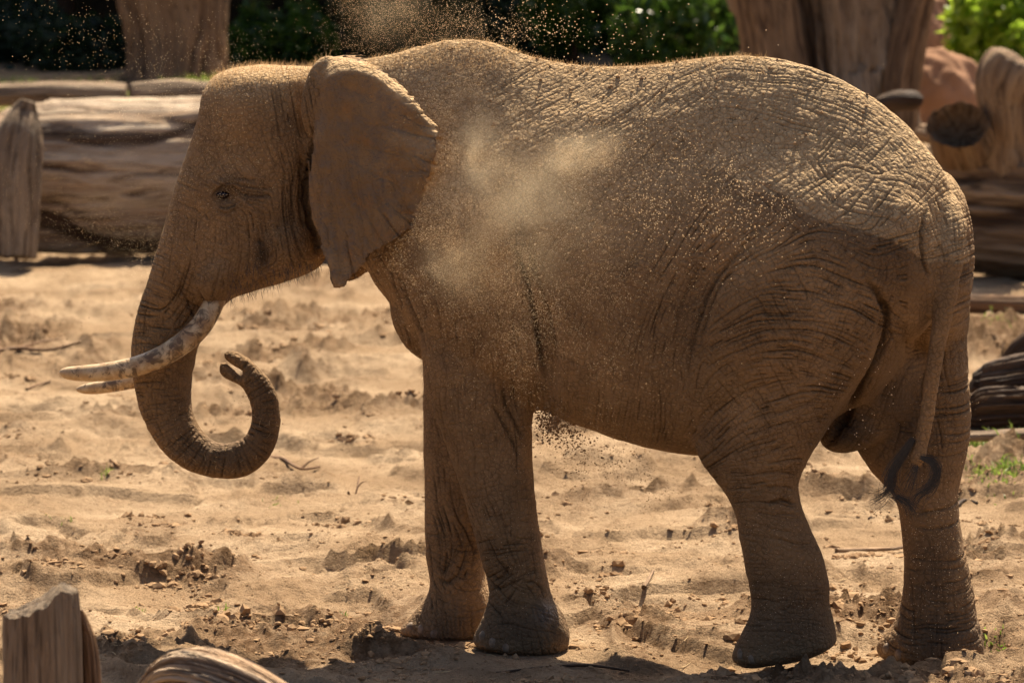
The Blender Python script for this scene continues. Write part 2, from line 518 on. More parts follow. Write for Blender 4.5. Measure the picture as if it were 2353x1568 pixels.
al = np.radians(np.linspace(11.6, 4.05, 470))
rows = CAM_H / np.tan(al)
rows = np.concatenate([[1.5, 4, 7, 10, 12.5], rows, 45.6 + 1.2 * np.arange(30) ** 1.25, [140, 170, 220, 300, 420, 600]])
tt = np.concatenate([-np.geomspace(14, 0.160, 22)[:-1], np.linspace(-0.158, 0.158, 570), np.geomspace(0.160, 14, 22)[1:]])
GX = rows[:, None] * tt[None, :]; GY = np.repeat(rows[:, None], len(tt), 1)
GZ, GD = terrain(GX.ravel(), GY.ravel())
ground = mesh('ground', np.stack([GX.ravel(), GY.ravel(), GZ], -1), grid_faces(len(rows), len(tt)), M['sand'], attrs={'damp': GD})
tag(ground, 'sunlit sandy enclosure ground', kind='structure')


def gz(x, y): return float(terrain(np.array([x]), np.array([y]))[0][0])

# ------------------------------------------------------------------ logs and stumps
def log_mesh(name, axis, radii, mat, parent=None, nseg=72, rough=0.06, furrow=0.0, crack=0.5, seed=0, squash=1.0, per=10, caps=(True, True), wavy=0.12, hollow=None, along=14):
    """round log along a polyline; uneven girth, long drying cracks, rough ends"""
    P = catmull(np.column_stack([axis, radii]), per)
    ax = P[:, :3]; R = P[:, 3]
    T = np.gradient(ax, axis=0); T /= np.linalg.norm(T, axis=1)[:, None]
    ref = np.array([0, 0, 1.0]) if abs(T[0, 2]) < 0.8 else np.array([0, -1.0, 0])
    S = np.cross(T, ref); S /= np.linalg.norm(S, axis=1)[:, None]
    U = np.cross(S, T)
    s = np.concatenate([[0], np.cumsum(np.linalg.norm(np.diff(ax, axis=0), axis=1))])
    ph = np.linspace(0, 2 * np.pi, nseg, endpoint=False)
    c, sn = np.cos(ph)[None, :], np.sin(ph)[None, :]
    ss = s[:, None] + 0 * c
    g = fbm(c * 2 + 9.1 * seed + 0 * ss, sn * 2 + 0 * ss, ss * 0.35, oct=3, seed=seed)
    g2 = fbm(c * 7 + 0 * ss, sn * 7 + 0 * ss, ss * 0.5, oct=3, seed=seed + 5)
    cr = sstep(0.80, 0.97, 1 - np.abs(vnoise(c * 6 + 0.35 * vnoise(ss * 1.6, 0 * ss, seed=seed + 2), sn * 6 + 0 * ss, ss * 0.45, seed=seed + 8)) * 1.6)
    cr = cr * sstep(-0.1, 0.4, vnoise(c * 2 + 3 + 0 * ss, sn * 2 + 0 * ss, ss * 0.8, seed=seed + 12))
    cr2 = sstep(0.86, 0.98, 1 - np.abs(vnoise(c * 15 + 0.5 * vnoise(ss * 2.2, c * 2, seed=seed + 22), sn * 15 + 0 * ss, ss * 0.7, seed=seed + 28)) * 1.4) * sstep(-0.2, 0.3, vnoise(c * 3 + 5 + 0 * ss, sn * 3 + 0 * ss, ss * 1.3, seed=seed + 32))
    cr = np.maximum(cr, 0.8 * cr2)
    g3 = fbm(c * 17 + 0 * ss, sn * 17 + 0 * ss, ss * 2.0, oct=3, seed=seed + 41)
    r = R[:, None] * (1 + wavy * g + rough * g2 + 0.035 * g3) - crack * 0.10 * R[:, None] * cr
    if furrow:
        aw = ph[None, :] + 0.35 * vnoise(ss * 1.1, ph[None, :] + 0 * ss, seed=seed + 3)
        fr_ = fbm(np.cos(aw) * 5.5, np.sin(aw) * 5.5, ss * 0.3, oct=4, seed=seed + 4, gain=0.6)
        r = r * (1 + furrow * (fr_ - 0.6 * np.abs(fr_)))
        cr = np.maximum(cr, sstep(-0.05, -0.45, fr_))
    V = ax[:, None, :] + (r * c)[:, :, None] * S[:, None, :] + (r * sn * squash)[:, :, None] * U[:, None, :]
    n = len(ax)
    Fq = [grid_faces(n, nseg, True)]
    V = V.reshape(-1, 3)
    grain = np.stack([(R[:, None] * c).ravel(), (R[:, None] * sn).ravel(), ss.ravel()], -1)
    crk = cr.ravel()
    extra = []
    for end, on in zip((0, n - 1), caps):
        if not on: continue
        sgn = -1 if end == 0 else 1
        base = end * nseg
        prev = base + np.arange(nseg)
        for k, fr in enumerate((0.97, 0.8, 0.55, 0.3, 0.1)):
            rr = r[end][:, None] * fr
            q = ax[end] + rr * (np.cos(ph)[:, None] * S[end] + squash * np.sin(ph)[:, None] * U[end])
            jit = 0.05 * R[end] * vnoise(np.cos(ph) * 5 * fr, np.sin(ph) * 5 * fr, seed=seed + k) + 0.03 * R[end] * (k > 0)
            if hollow and k >= 1: jit = jit - hollow * min(1, k / 2)
            q = q + sgn * T[end] * jit[:, None]
            i0 = len(V); V = np.vstack([V, q])
            grain = np.vstack([grain, np.stack([rr[:, 0] * np.cos(ph) * 3, rr[:, 0] * np.sin(ph) * 3, np.full(nseg, 50.0 + fr)], -1)])
            crk = np.concatenate([crk, 0.6 * (vnoise(ph * 9, np.full(nseg, fr * 2), seed=seed) > 0.4)])
            cur = i0 + np.arange(nseg)
            a, b = prev, cur
            f = np.stack([a, np.roll(a, -1), np.roll(b, -1), b], -1)
            extra.append(f if sgn > 0 else f[:, ::-1]); prev = cur
        q = V[prev].mean(0); i0 = len(V); V = np.vstack([V, q]); grain = np.vstack([grain, [[0, 0, 50]]]); crk = np.append(crk, 0)
        Fq.append(np.stack([prev, np.roll(prev, -1), np.full(nseg, i0)], -1) if sgn > 0 else np.stack([np.roll(prev, -1), prev, np.full(nseg, i0)], -1))
    return mesh(name, V, Fq + ([np.vstack(extra)] if extra else []), mat, parent, attrs={'grain': grain, 'crack': crk})


def L(px, py, Y): return at(px, py, Y)


# big lying log behind the head
Yl = 37.5
lg = log_mesh('lying_log', [L(84, 402, Yl + 0.4), L(150, 404, Yl + 0.35), L(600, 404, Yl + 0.5), L(1000, 410, Yl + 0.8), L(1250, 410, Yl + 1.0)], [0.66, 0.69, 0.70, 0.70, 0.70], M['wood_bleached'], seed=29, nseg=160, per=30, crack=0.35, rough=0.04, furrow=0.035)
tag(lg, 'huge pale barkless log lying on the sand behind the elephant\'s head', 'log')
sl = log_mesh('upright_slab', [L(25, 590, 36.4), L(34, 420, 36.5), L(44, 320, 36.6), L(56, 262, 36.7), L(66, 232, 36.7)], [0.22, 0.225, 0.20, 0.13, 0.06], M['wood_grey'], seed=3, nseg=90, per=16, crack=1.2, furrow=0.22, squash=0.7)
tag(sl, 'grey upright wood slab leaning at the left end of the huge log', 'log')
bk = log_mesh('border_log', [L(-120, 222, 41.0), L(60, 216, 41.2), L(170, 216, 41.3), L(290, 219, 41.3)], [0.10, 0.11, 0.12, 0.11], M['wood_grey'], seed=4, wavy=0.2)
tag(bk, 'thin grey log edging the grass behind the huge log, left piece', 'log', 'border logs')
bk = log_mesh('border_log', [L(300, 222, 41.1), L(400, 216, 41.2), L(520, 217, 41.3), L(800, 217, 41.4)], [0.12, 0.13, 0.11, 0.12], M['wood_grey'], seed=5, wavy=0.25)
tag(bk, 'knobbly grey log edging the grass, piece nearest the elephant\'s forehead', 'log', 'border logs')
# standing stump, upper left
st = log_mesh('standing_stump', [L(403, 205, 50), L(405, 175, 50), L(403, 90, 50.1), L(395, 10, 50.2), L(392, -60, 50.3), L(392, -240, 50.4)], [0.72, 0.60, 0.60, 0.66, 0.72, 0.72], M['wood_tan'], seed=6, nseg=120, crack=0.6, wavy=0.13, furrow=0.14)
tag(st, 'tall tan stump standing on the grass above the huge log', 'tree stump')
# standing trunk, upper right
st = empty('dead_tree', L(1910, 560, 42.0))
t1 = log_mesh('stem', [L(1930, 560, 42), L(1925, 300, 42), L(1915, 190, 42.1), L(1905, 60, 42.2), L(1900, -80, 42.3), L(1900, -330, 42.4)], [1.0, 0.80, 0.78, 0.86, 0.98, 1.0], M['wood_grey'], st, seed=8, nseg=200, per=22, crack=1.1, rough=0.10, wavy=0.14, furrow=0.30)
t1['label'] = 'deeply furrowed grey main stem'
t2 = log_mesh('stem', [L(1800, 560, 41.4), L(1790, 250, 41.4), L(1768, 100, 41.4), L(1752, 0, 41.4), L(1738, -100, 41.4), L(1720, -330, 41.4)], [0.36, 0.32, 0.29, 0.30, 0.31, 0.32], M['wood_tan'], st, seed=9, nseg=90, crack=0.5, furrow=0.10)
t2['label'] = 'smooth tan side stem'
log_mesh('stem', [L(2040, 560, 41.5), L(2062, 250, 41.5), L(2080, 120, 41.5), L(2105, 0, 41.5), L(2125, -80, 41.5), L(2170, -330, 41.5)], [0.24, 0.21, 0.19, 0.17, 0.19, 0.2], M['wood_tan'], st, seed=10, nseg=90, crack=0.8, furrow=0.2)
tag(st, 'massive dead tree trunk of grey and tan stems behind the elephant\'s rump', 'tree trunk')
# fallen trunk with hollow branch, right
ft = empty('fallen_tree', L(2330, 640, 36))
log_mesh('trunk', [L(2130, 470, 36.6), L(2230, 468, 36.4), L(2330, 470, 36.2), L(2460, 480, 36.0), L(2640, 500, 36)], [0.50, 0.56, 0.60, 0.62, 0.64], M['wood_pale'], ft, seed=12, nseg=140, per=24, crack=0.9, wavy=0.07, furrow=0.06)
hb = log_mesh('hollow_branch', [L(2250, 400, 36.4), L(2222, 345, 36.0), L(2205, 300, 35.7), L(2200, 288, 35.6)], [0.32, 0.285, 0.265, 0.265], M['wood_pale'], ft, seed=13, nseg=64, crack=0.3, hollow=0.22, squash=0.75)
hb['label'] = 'sawn branch stub with a dark hollow end'
up = log_mesh('upright_branch', [L(2330, 400, 36.0), L(2325, 320, 35.9), L(2322, 270, 35.8), L(2318, 225, 35.8), L(2326, 180, 35.8), L(2345, 150, 35.8), L(2352, 140, 35.8)], [0.34, 0.27, 0.22, 0.27, 0.30, 0.26, 0.15], M['wood_pale'], ft, seed=14, nseg=64, crack=0.5)
up['label'] = 'knobbed branch stub rising at the picture edge'
tag(ft, 'big fallen trunk with a hollow sawn stub behind the rump', 'fallen tree')
o = log_mesh('cut_log', [L(2030, 240, 38.5), L(2060, 232, 38.2), L(2095, 231, 38), L(2108, 233, 38)], [0.085, 0.09, 0.085, 0.07], M['wood_dark'], seed=15)
tag(o, 'short dark cut log lying at the foot of the dead tree trunk', 'log')
o = log_mesh('cut_log', [L(2120, 305, 38), L(2150, 312, 37.8), L(2168, 326, 37.7)], [0.08, 0.09, 0.07], M['wood_tan'], seed=16)
tag(o, 'small tan log end just right of the rump outline', 'log')
o = log_mesh('thin_log', [L(2150, 692, 32.4), L(2260, 698, 32.3), L(2360, 702, 32.2), L(2560, 706, 32.1)], [0.072, 0.074, 0.076, 0.08], M['wood_brown'], seed=17)
tag(o, 'thin brown log lying on the sand below the fallen trunk', 'log')
# dark split logs, right edge
dl = log_mesh('split_log', [L(2232, 880, 26), L(2262, 885, 26), L(2330, 880, 25.9), L(2420, 870, 25.8), L(2600, 860, 25.8)], [0.055, 0.11, 0.14, 0.15, 0.16], M['wood_dark'], seed=18, rough=0.2, crack=1.5, wavy=0.25, nseg=120, per=18, furrow=0.35)
tag(dl, 'dark rotten split log at the right edge, upper of two', 'log', 'rotten logs')
dl = log_mesh('split_log', [L(2215, 950, 25.6), L(2260, 945, 25.6), L(2340, 940, 25.5), L(2430, 940, 25.5), L(2600, 935, 25.5)], [0.08, 0.125, 0.13, 0.14, 0.15], M['wood_dark'], seed=19, rough=0.2, crack=1.5, wavy=0.22, nseg=120, per=18, furrow=0.35)
tag(dl, 'dark rotten split log on the sand at the right edge, lower of two', 'log', 'rotten logs')
dl = log_mesh('split_log', [L(2310, 848, 26.4), L(2345, 815, 26.3), L(2400, 780, 26.2)], [0.05, 0.09, 0.10], M['wood_dark'], seed=20, rough=0.2, crack=1.2)
tag(dl, 'short dark rotten branch tilted up over the split logs', 'log', 'rotten logs')
o = log_mesh('board', [L(2225, 1003, 24.6), L(2300, 1000, 24.5), L(2420, 995, 24.4)], [0.045, 0.055, 0.06], M['wood_grey'], seed=21, squash=0.6)
tag(o, 'flat grey half-buried board in front of the rotten logs', 'board')
# foreground driftwood
fs = empty('driftwood_stump', L(100, 1990, 14.0))
Pf = [L(105, 1960, 14), L(102, 1700, 14), L(98, 1500, 14), L(95, 1420, 14)]
o = log_mesh('stem', Pf, [0.150, 0.140, 0.134, 0.128], M['wood_grey'], fs, seed=23, nseg=110, per=30, crack=0.35, rough=0.03, wavy=0.14)
# slanted, broken top: heights follow the outline (low left, high right)
me = o.data; co = np.empty(len(me.vertices) * 3, np.float32); me.vertices.foreach_get('co', co); co = co.reshape(-1, 3)
qx, qy = project(co)
zt = co[:, 2].max()
top = sstep(0.35, 0.0, zt - co[:, 2])
lift = np.interp(qx, [5, 40, 80, 110, 140, 170, 188], [8, 14, 30, 44, 74, 62, 66]) / 700.0
lift += 0.008 * fbm(co[:, 0] * 60, co[:, 1] * 60, oct=2, seed=3)
co[:, 2] += top * lift
me.vertices.foreach_set('co', co.ravel()); me.update()
log_mesh('split_slab', [L(210, 1960, 14.05), L(208, 1700, 14.06), L(201, 1500, 14.08), L(190, 1425, 14.08), L(186, 1400, 14.08)], [0.045, 0.042, 0.034, 0.018, 0.006], M['wood_brown'], fs, seed=24, nseg=40, rough=0.3, crack=1.4)
tag(fs, 'weathered broken stump standing blurred in the lower left corner', 'tree stump')
o = log_mesh('driftwood_log', [L(330, 1600, 14.6), L(400, 1548, 14.4), L(470, 1540, 14.2), L(560, 1570, 14.0), L(660, 1625, 13.9), L(760, 1690, 13.8)], [0.05, 0.085, 0.095, 0.09, 0.08, 0.08], M['wood_bleached'], seed=25, nseg=140, per=24, crack=1.4, wavy=0.14, rough=0.12, furrow=0.18, squash=0.8)
tag(o, 'weathered driftwood log lying blurred at the bottom edge', 'log')

# rock
def rock(name, c, r, label, seed=0):
    bm = bmesh.new(); bmesh.ops.create_icosphere(bm, subdivisions=5, radius=1.0)
    V = np.array([v.co[:] for v in bm.verts]); F = np.array([[v.index for v in f.verts] for f in bm.faces]); bm.free()
    n = fbm(V[:, 0] * 1.4 + seed, V[:, 1] * 1.4, V[:, 2] * 1.4, oct=4, seed=seed)
    V = V * (1 + 0.28 * n)[:, None] * np.array(r) + np.array(c)
    return tag(mesh(name, V, F, M['rock'], attrs=None), label, 'rock')
rock('boulder', L(2150, 270, 44), (0.52, 0.5, 0.72), 'reddish sandstone boulder between dead trunk and green bush', 4)
rock('boulder', L(2125, 90, 50), (0.30, 0.4, 0.55), 'dark boulder behind the reddish one, under the bush', 8)

# ------------------------------------------------------------------ background woodland
xs = np.linspace(-40, 40, 120); zs = np.linspace(-0.5, 14, 40)
BX, BZ = np.meshgrid(xs, zs)
BY = 62 + 0.35 * BZ + 1.4 * fbm(BX * 0.25, BZ * 0.4, oct=3, seed=71)
bank = mesh('dark_backdrop', np.stack([BX.ravel(), BY.ravel(), BZ.ravel()], -1), grid_faces(40, 120), M['backdrop'])  # added backdrop: dark sheet that hides the sky and keeps gaps dark
tag(bank, 'added dark backdrop that keeps the gaps between the bushes dark', kind='structure')


def leaf_crown(name, c, r, n, size, mat, parent, seed, clump=1.8, hollow=0.35):
    g = np.random.default_rng(seed)
    P = []
    tot = 0
    while tot < n:
        q = g.uniform(-1, 1, (n * 3, 3)); rr = np.linalg.norm(q, axis=1)
        k = (rr < 1 + 0.25 * vnoise(q[:, 0] * 3, q[:, 1] * 3, q[:, 2] * 3, seed)) & (rr > hollow * g.random(len(q)))
        k &= vnoise(q[:, 0] * clump * 1.6 + seed, q[:, 1] * clump * 1.6, q[:, 2] * clump * 1.6, seed + 1) + 0.25 * g.standard_normal(len(q)) > -0.12
        P.append(q[k]); tot += k.sum()
    P = np.vstack(P)[:n] * np.array(r) + np.array(c)
    a = g.standard_normal((n, 3)); a /= np.linalg.norm(a, axis=1)[:, None]
    b = np.cross(a, g.standard_normal((n, 3))); b /= np.linalg.norm(b, axis=1)[:, None]
    nn = np.cross(a, b)
    s = size * g.uniform(0.6, 1.3, n)[:, None]
    V = np.stack([P - a * s, P + b * s * 0.42 + nn * s * 0.12, P + a * s, P - b * s * 0.42 + nn * s * 0.12], 1).reshape(-1, 3)
    tone = np.repeat(np.clip(g.normal(0.45, 0.3, n), 0, 1), 4)
    i = np.arange(n)[:, None] * 4
    F = np.concatenate([i + np.array([[0, 1, 2]]), i + np.array([[0, 2, 3]])])
    return mesh(name, V, F, mat, parent, smooth=False, attrs={'tone': tone})


def bush(name, label, px, py, Y, r, n, size, mat, seed, cat='bush', group='bushes at the back', trunk_h=None):
    c = L(px, py, Y)
    z0 = gz(c[0], Y)
    root = empty(name, (c[0], Y, z0))
    leaf_crown('crown', c, r, n, size, mat, root, seed)
    g = np.random.default_rng(seed + 50)
    for k in range(3 if trunk_h is None else 1):
        d = g.uniform(-0.4, 0.4, 2)
        if trunk_h: d *= 0.2
        ax = [(c[0] + d[0] * 0.3, Y + d[1] * 0.3, z0 - 0.1), (c[0] + d[0] * 0.6, Y + d[1] * 0.5, z0 * 0.5 + c[2] * 0.5), (c[0] + d[0], Y + d[1], max(c[2], z0 + 0.4))]
        rad = [0.05, 0.04, 0.02] if trunk_h is None else [0.22, 0.18, 0.14]
        log_mesh('trunk' if trunk_h else 'stem', ax, rad, M['bark'], root, seed=seed + k, nseg=14, per=4, caps=(False, False))
    return tag(root, label, cat, group)


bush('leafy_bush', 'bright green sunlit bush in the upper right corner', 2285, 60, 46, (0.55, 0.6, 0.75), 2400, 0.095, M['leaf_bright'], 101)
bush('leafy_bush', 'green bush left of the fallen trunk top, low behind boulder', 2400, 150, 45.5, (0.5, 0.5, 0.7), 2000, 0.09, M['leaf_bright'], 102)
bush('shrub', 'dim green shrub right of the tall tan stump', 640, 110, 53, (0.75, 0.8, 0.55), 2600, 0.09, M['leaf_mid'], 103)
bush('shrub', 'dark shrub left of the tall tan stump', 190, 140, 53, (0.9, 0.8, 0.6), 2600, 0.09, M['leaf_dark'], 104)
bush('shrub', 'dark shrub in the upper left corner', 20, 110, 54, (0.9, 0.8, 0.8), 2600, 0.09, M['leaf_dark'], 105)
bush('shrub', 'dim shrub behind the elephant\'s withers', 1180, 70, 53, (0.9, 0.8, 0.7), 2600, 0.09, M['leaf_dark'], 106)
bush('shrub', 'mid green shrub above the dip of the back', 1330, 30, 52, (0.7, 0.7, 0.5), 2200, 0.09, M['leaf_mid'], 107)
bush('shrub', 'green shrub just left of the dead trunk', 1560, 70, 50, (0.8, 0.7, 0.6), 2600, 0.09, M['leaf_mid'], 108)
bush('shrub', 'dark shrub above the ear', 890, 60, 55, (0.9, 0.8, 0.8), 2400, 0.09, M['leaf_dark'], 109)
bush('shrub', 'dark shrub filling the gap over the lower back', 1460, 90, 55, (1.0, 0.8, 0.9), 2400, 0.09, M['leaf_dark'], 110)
SHADE = ['behind the upper left corner', 'behind the tall tan stump', 'above the ear', 'above the withers', 'beyond the left picture edge', 'behind the bright bush', 'farthest back on the left', 'farthest back over the shoulder', 'farthest back over the rump']
# trees added so that their crowns, out of view, shade the bushes
for i, (x, y, zc, r) in enumerate([(-9.5, 56, 6.6, 4.0), (-3.5, 57.5, 6.8, 4.0), (2.0, 57, 6.6, 3.9), (7.0, 58, 6.9, 3.8), (-14, 60, 7.5, 4.4), (12.5, 60, 7.2, 4.2), (-6.5, 61, 11, 4.5), (0, 61.5, 11, 4.5), (6, 61.5, 11.5, 4.5)]):
    z0 = gz(x, y)
    root = empty('added_shade_tree', (x, y, z0))
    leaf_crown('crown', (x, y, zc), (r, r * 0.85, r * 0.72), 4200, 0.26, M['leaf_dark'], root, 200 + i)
    log_mesh('trunk', [(x, y, z0 - 0.2), (x + 0.1, y, z0 + 2), (x - 0.1, y + 0.1, zc)], [0.26, 0.2, 0.12], M['bark'], root, seed=60 + i, nseg=18, per=5, caps=(False, False))
    tag(root, 'added tree with unseen crown to shade the bushes, ' + SHADE[i], 'tree', 'added shade trees at the back')


# ------------------------------------------------------------------ elephant
def loft(rings, per=6, nseg=40, ex=2.2, cap=True, ext=None):
    """rings: (x0,y0,x1,y1,d,halfwidth[,shift]) - two picture points across, lateral centre, lateral half width"""
    R = catmull([list(r[:6]) + [r[6] if len(r) > 6 else 0.0] for r in rings], per)
    p0 = W(R[:, 0], R[:, 1], R[:, 4]); p1 = W(R[:, 2], R[:, 3], R[:, 4])
    c = (p0 + p1) / 2; a = (p0 - p1) / 2
    w = R[:, 5]
    ph = np.linspace(0, 2 * np.pi, nseg, endpoint=False)
    cc = np.sign(np.cos(ph)) * np.abs(np.cos(ph)) ** (2 / ex); ss = np.sign(np.sin(ph)) * np.abs(np.sin(ph)) ** (2 / ex)
    if ext:                                            # flatter, roof-like upper half
        up_ = np.cos(ph) > 0
        ss = np.where(up_, np.sign(np.sin(ph)) * (1 - np.abs(cc) ** ext).clip(0) ** (1 / ext), ss)
    V = c[:, None, :] + cc[None, :, None] * a[:, None, :] + (ss[None, :] * (1 - R[:, 6][:, None] * cc[None, :]))[:, :, None] * (w[:, None] * N_FAR[None, :])[:, None, :]
    n = len(R); V = V.reshape(-1, 3); F = [grid_faces(n, nseg, True)]
    if cap:
        i0 = len(V); V = np.vstack([V, c[0], c[-1]])
        r = np.arange(nseg)
        F.append(np.stack([np.roll(r, -1), r, np.full(nseg, i0)], -1))
        r2 = r + (n - 1) * nseg
        F.append(np.stack([r2, np.roll(r2, -1), np.full(nseg, i0 + 1)], -1))
    return V, F


def blob(px, py, d, rx, ry, rd, rot=0.0):
    """ellipsoid given in picture units (rx, ry) and metres (rd)"""
    u = np.linspace(0, np.pi, 20); v = np.linspace(0, 2 * np.pi, 28, endpoint=False)
    X = np.sin(u)[:, None] * np.cos(v); Y = np.cos(u)[:, None] + 0 * v; Z = np.sin(u)[:, None] * np.sin(v)
    k = 1 / 547.0
    c, s = math.cos(rot), math.sin(rot)
    lx = (X * rx * c - Y * ry * s) * k; lz = -(X * rx * s + Y * ry * c) * k
    P = W(px, py, d) + lx[..., None] * (-A_FWD) / math.cos(TH) + lz[..., None] * np.array([0, 0, 1]) + (Z * rd)[..., None] * N_FAR
    V = P.reshape(-1, 3)
    return V, [grid_faces(20, 28, True)]


PARTS = []
# torso, from the rear forwards: top point, bottom point, half width, egg shift (+ = wider low)
PARTS.append(loft([
    (2186, 440, 2176, 600, 0, 0.11), (2162, 384, 2156, 680, 0, 0.23, .1), (2112, 318, 2120, 750, 0, 0.34, .2), (2060, 264, 2078, 830, 0, 0.40, .27), (2000, 219, 2030, 900, 0, 0.45, .3),
    (1900, 166, 1930, 960, 0, 0.50, .36), (1780, 131, 1800, 1000, 0, 0.53, .36), (1650, 127, 1650, 1040, 0, 0.54, .3), (1500, 147, 1510, 1026, 0, 0.56, .28),
    (1360, 150, 1370, 980, 0, 0.56, .28), (1230, 130, 1240, 930, 0, 0.54, .32), (1130, 96, 1130, 890, 0, 0.49, .36), (1045, 88, 1040, 840, 0, 0.44, .36),
    (960, 106, 968, 770, 0, 0.37, .2), (890, 124, 900, 680, 0, 0.31, .1), (810, 138, 840, 610, 0, 0.27), (720, 150, 760, 590, 0, 0.24)], nseg=96, ext=1.42))
# head, face and trunk down to the curled tip
PARTS.append(loft([
    (590, 148, 780, 160, 0, 0.10), (515, 163, 785, 190, 0, 0.21), (478, 205, 782, 245, 0, 0.265), (464, 270, 780, 310, 0, 0.285), (437, 355, 775, 385, 0, 0.275),
    (408, 435, 770, 455, 0, 0.265), (385, 515, 762, 535, 0, 0.255), (361, 590, 735, 610, 0, 0.235), (345, 640, 640, 652, 0, 0.195), (327, 690, 530, 688, 0, 0.155),
    (314, 738, 495, 730, 0, 0.133), (305, 800, 455, 792, 0, 0.122), (309, 860, 440, 855, 0, 0.115), (321, 925, 436, 915, 0, 0.108), (345, 988, 444, 958, 0, 0.10),
    (385, 1045, 462, 990, 0, 0.093), (440, 1082, 488, 1012, 0, 0.086), (505, 1098, 515, 1019, 0, 0.08), (570, 1091, 543, 1013, 0, 0.075), (618, 1050, 566, 997, 0, 0.07),
    (641, 985, 578, 967, 0, 0.066), (640, 925, 578, 932, 0, 0.062), (620, 876, 566, 900, 0, 0.058), (596, 848, 553, 883, 0, 0.054), (586, 840, 552, 874, 0, 0.045), (580, 842, 558, 868, 0, 0.03)], nseg=48))
# the two fingers of the trunk tip
PARTS.append(loft([(600, 852, 572, 872, 0, .045), (575, 828, 556, 850, 0, .042), (556, 815, 543, 841, 0, .040), (540, 808, 531, 832, 0, .036), (526, 807, 520, 825, 0, .026), (517, 810, 516, 818, 0, .012)], nseg=20))
PARTS.append(loft([(575, 868, 560, 890, 0, .045), (552, 862, 545, 880, 0, .040), (533, 847, 528, 873, 0, .038), (520, 836, 513, 865, 0, .034), (512, 832, 506, 855, 0, .024), (507, 834, 505, 846, 0, .012)], nseg=20))
# jaw, cheek, forehead, brow
PARTS.append(blob(640, 590, 0, 105, 52, 0.22, -0.18))
PARTS.append(blob(560, 640, 0, 75, 34, 0.16, -0.35))
PARTS.append(blob(600, 555, -0.07, 120, 95, 0.15))
PARTS.append(blob(560, 225, 0, 90, 60, 0.25))
PARTS.append(blob(500, 636, -0.12, 50, 78, 0.125, 0.45))
PARTS.append(blob(505, 640, 0.10, 45, 75, 0.11, 0.45))
# chest
PARTS.append(blob(985, 720, 0, 70, 120, 0.30, -0.3))
# near and far front legs (left edge, right edge)
def leg(rows, ex=2.3): PARTS.append(loft([list(r) for r in rows], nseg=40, ex=ex))
leg([(985, 480, 1225, 440, -.20, .20), (972, 620, 1235, 600, -.25, .20), (968, 740, 1232, 740, -.27, .19), (975, 830, 1228, 840, -.27, .175), (992, 910, 1223, 910, -.265, .165), (1022, 1000, 1219, 990, -.255, .15),
     (1052, 1090, 1221, 1080, -.245, .138), (1083, 1190, 1231, 1180, -.235, .13), (1108, 1285, 1245, 1275, -.23, .125), (1124, 1335, 1255, 1330, -.225, .125), (1126, 1375, 1266, 1375, -.22, .135),
     (1108, 1425, 1291, 1415, -.22, .16), (1093, 1458, 1303, 1455, -.22, .175), (1097, 1475, 1300, 1487, -.22, .172), (1125, 1487, 1285, 1500, -.22, .14)])
leg([(985, 560, 1200, 560, .22, .18), (978, 740, 1190, 740, .24, .18), (977, 900, 1170, 900, .22, .155), (977, 1000, 1150, 1000, .21, .14), (978, 1100, 1130, 1100, .20, .13),
     (980, 1200, 1118, 1200, .19, .125), (983, 1285, 1112, 1285, .18, .12), (992, 1335, 1112, 1335, .17, .12), (982, 1370, 1122, 1370, .17, .13), (950, 1408, 1130, 1405, .17, .155), (924, 1440, 1130, 1435, .17, .17), (930, 1452, 1126, 1455, .17, .165), (965, 1460, 1100, 1470, .17, .13)])
# near hind leg
leg([(1690, 420, 2050, 430, -.16, .20), (1640, 560, 2072, 560, -.22, .22), (1612, 680, 2058, 680, -.27, .225), (1592, 800, 2035, 790, -.29, .215), (1582, 900, 1975, 890, -.30, .20), (1588, 985, 1915, 965, -.30, .185), (1615, 1060, 1862, 1045, -.30, .165),
     (1664, 1122, 1834, 1105, -.30, .145), (1691, 1175, 1836, 1150, -.295, .135), (1700, 1230, 1855, 1205, -.29, .13), (1714, 1300, 1886, 1275, -.285, .132), (1726, 1365, 1903, 1345, -.28, .135),
     (1727, 1400, 1903, 1385, -.275, .14), (1708, 1448, 1911, 1425, -.27, .16), (1686, 1492, 1918, 1465, -.26, .175), (1686, 1512, 1914, 1484, -.26, .172), (1712, 1530, 1880, 1505, -.26, .14)])
# far hind leg
leg([(1930, 420, 2215, 450, .20, .19), (1950, 580, 2233, 580, .25, .21), (1960, 700, 2228, 690, .28, .21), (1960, 800, 2221, 790, .29, .195), (1955, 900, 2226, 890, .28, .18), (1950, 990, 2230, 980, .27, .165), (2000, 1075, 2217, 1060, .26, .15),
     (2055, 1140, 2200, 1130, .25, .135), (2072, 1210, 2203, 1200, .24, .13), (2078, 1290, 2219, 1285, .23, .13), (2074, 1365, 2236, 1360, .22, .14), (2055, 1425, 2243, 1415, .21, .155), (2020, 1470, 2258, 1470, .20, .175),
     (2022, 1500, 2259, 1505, .20, .175), (2060, 1520, 2240, 1532, .20, .14)])
# groin and skin fold between the hind legs
PARTS.append(blob(2010, 880, 0.12, 100, 150, 0.2, 0.35))
PARTS.append(blob(1965, 985, 0.06, 85, 48, 0.13, -0.45))
# buttocks
PARTS.append(blob(2060, 600, -0.12, 110, 190, 0.26))
PARTS.append(blob(2150, 600, 0.14, 82, 210, 0.26))
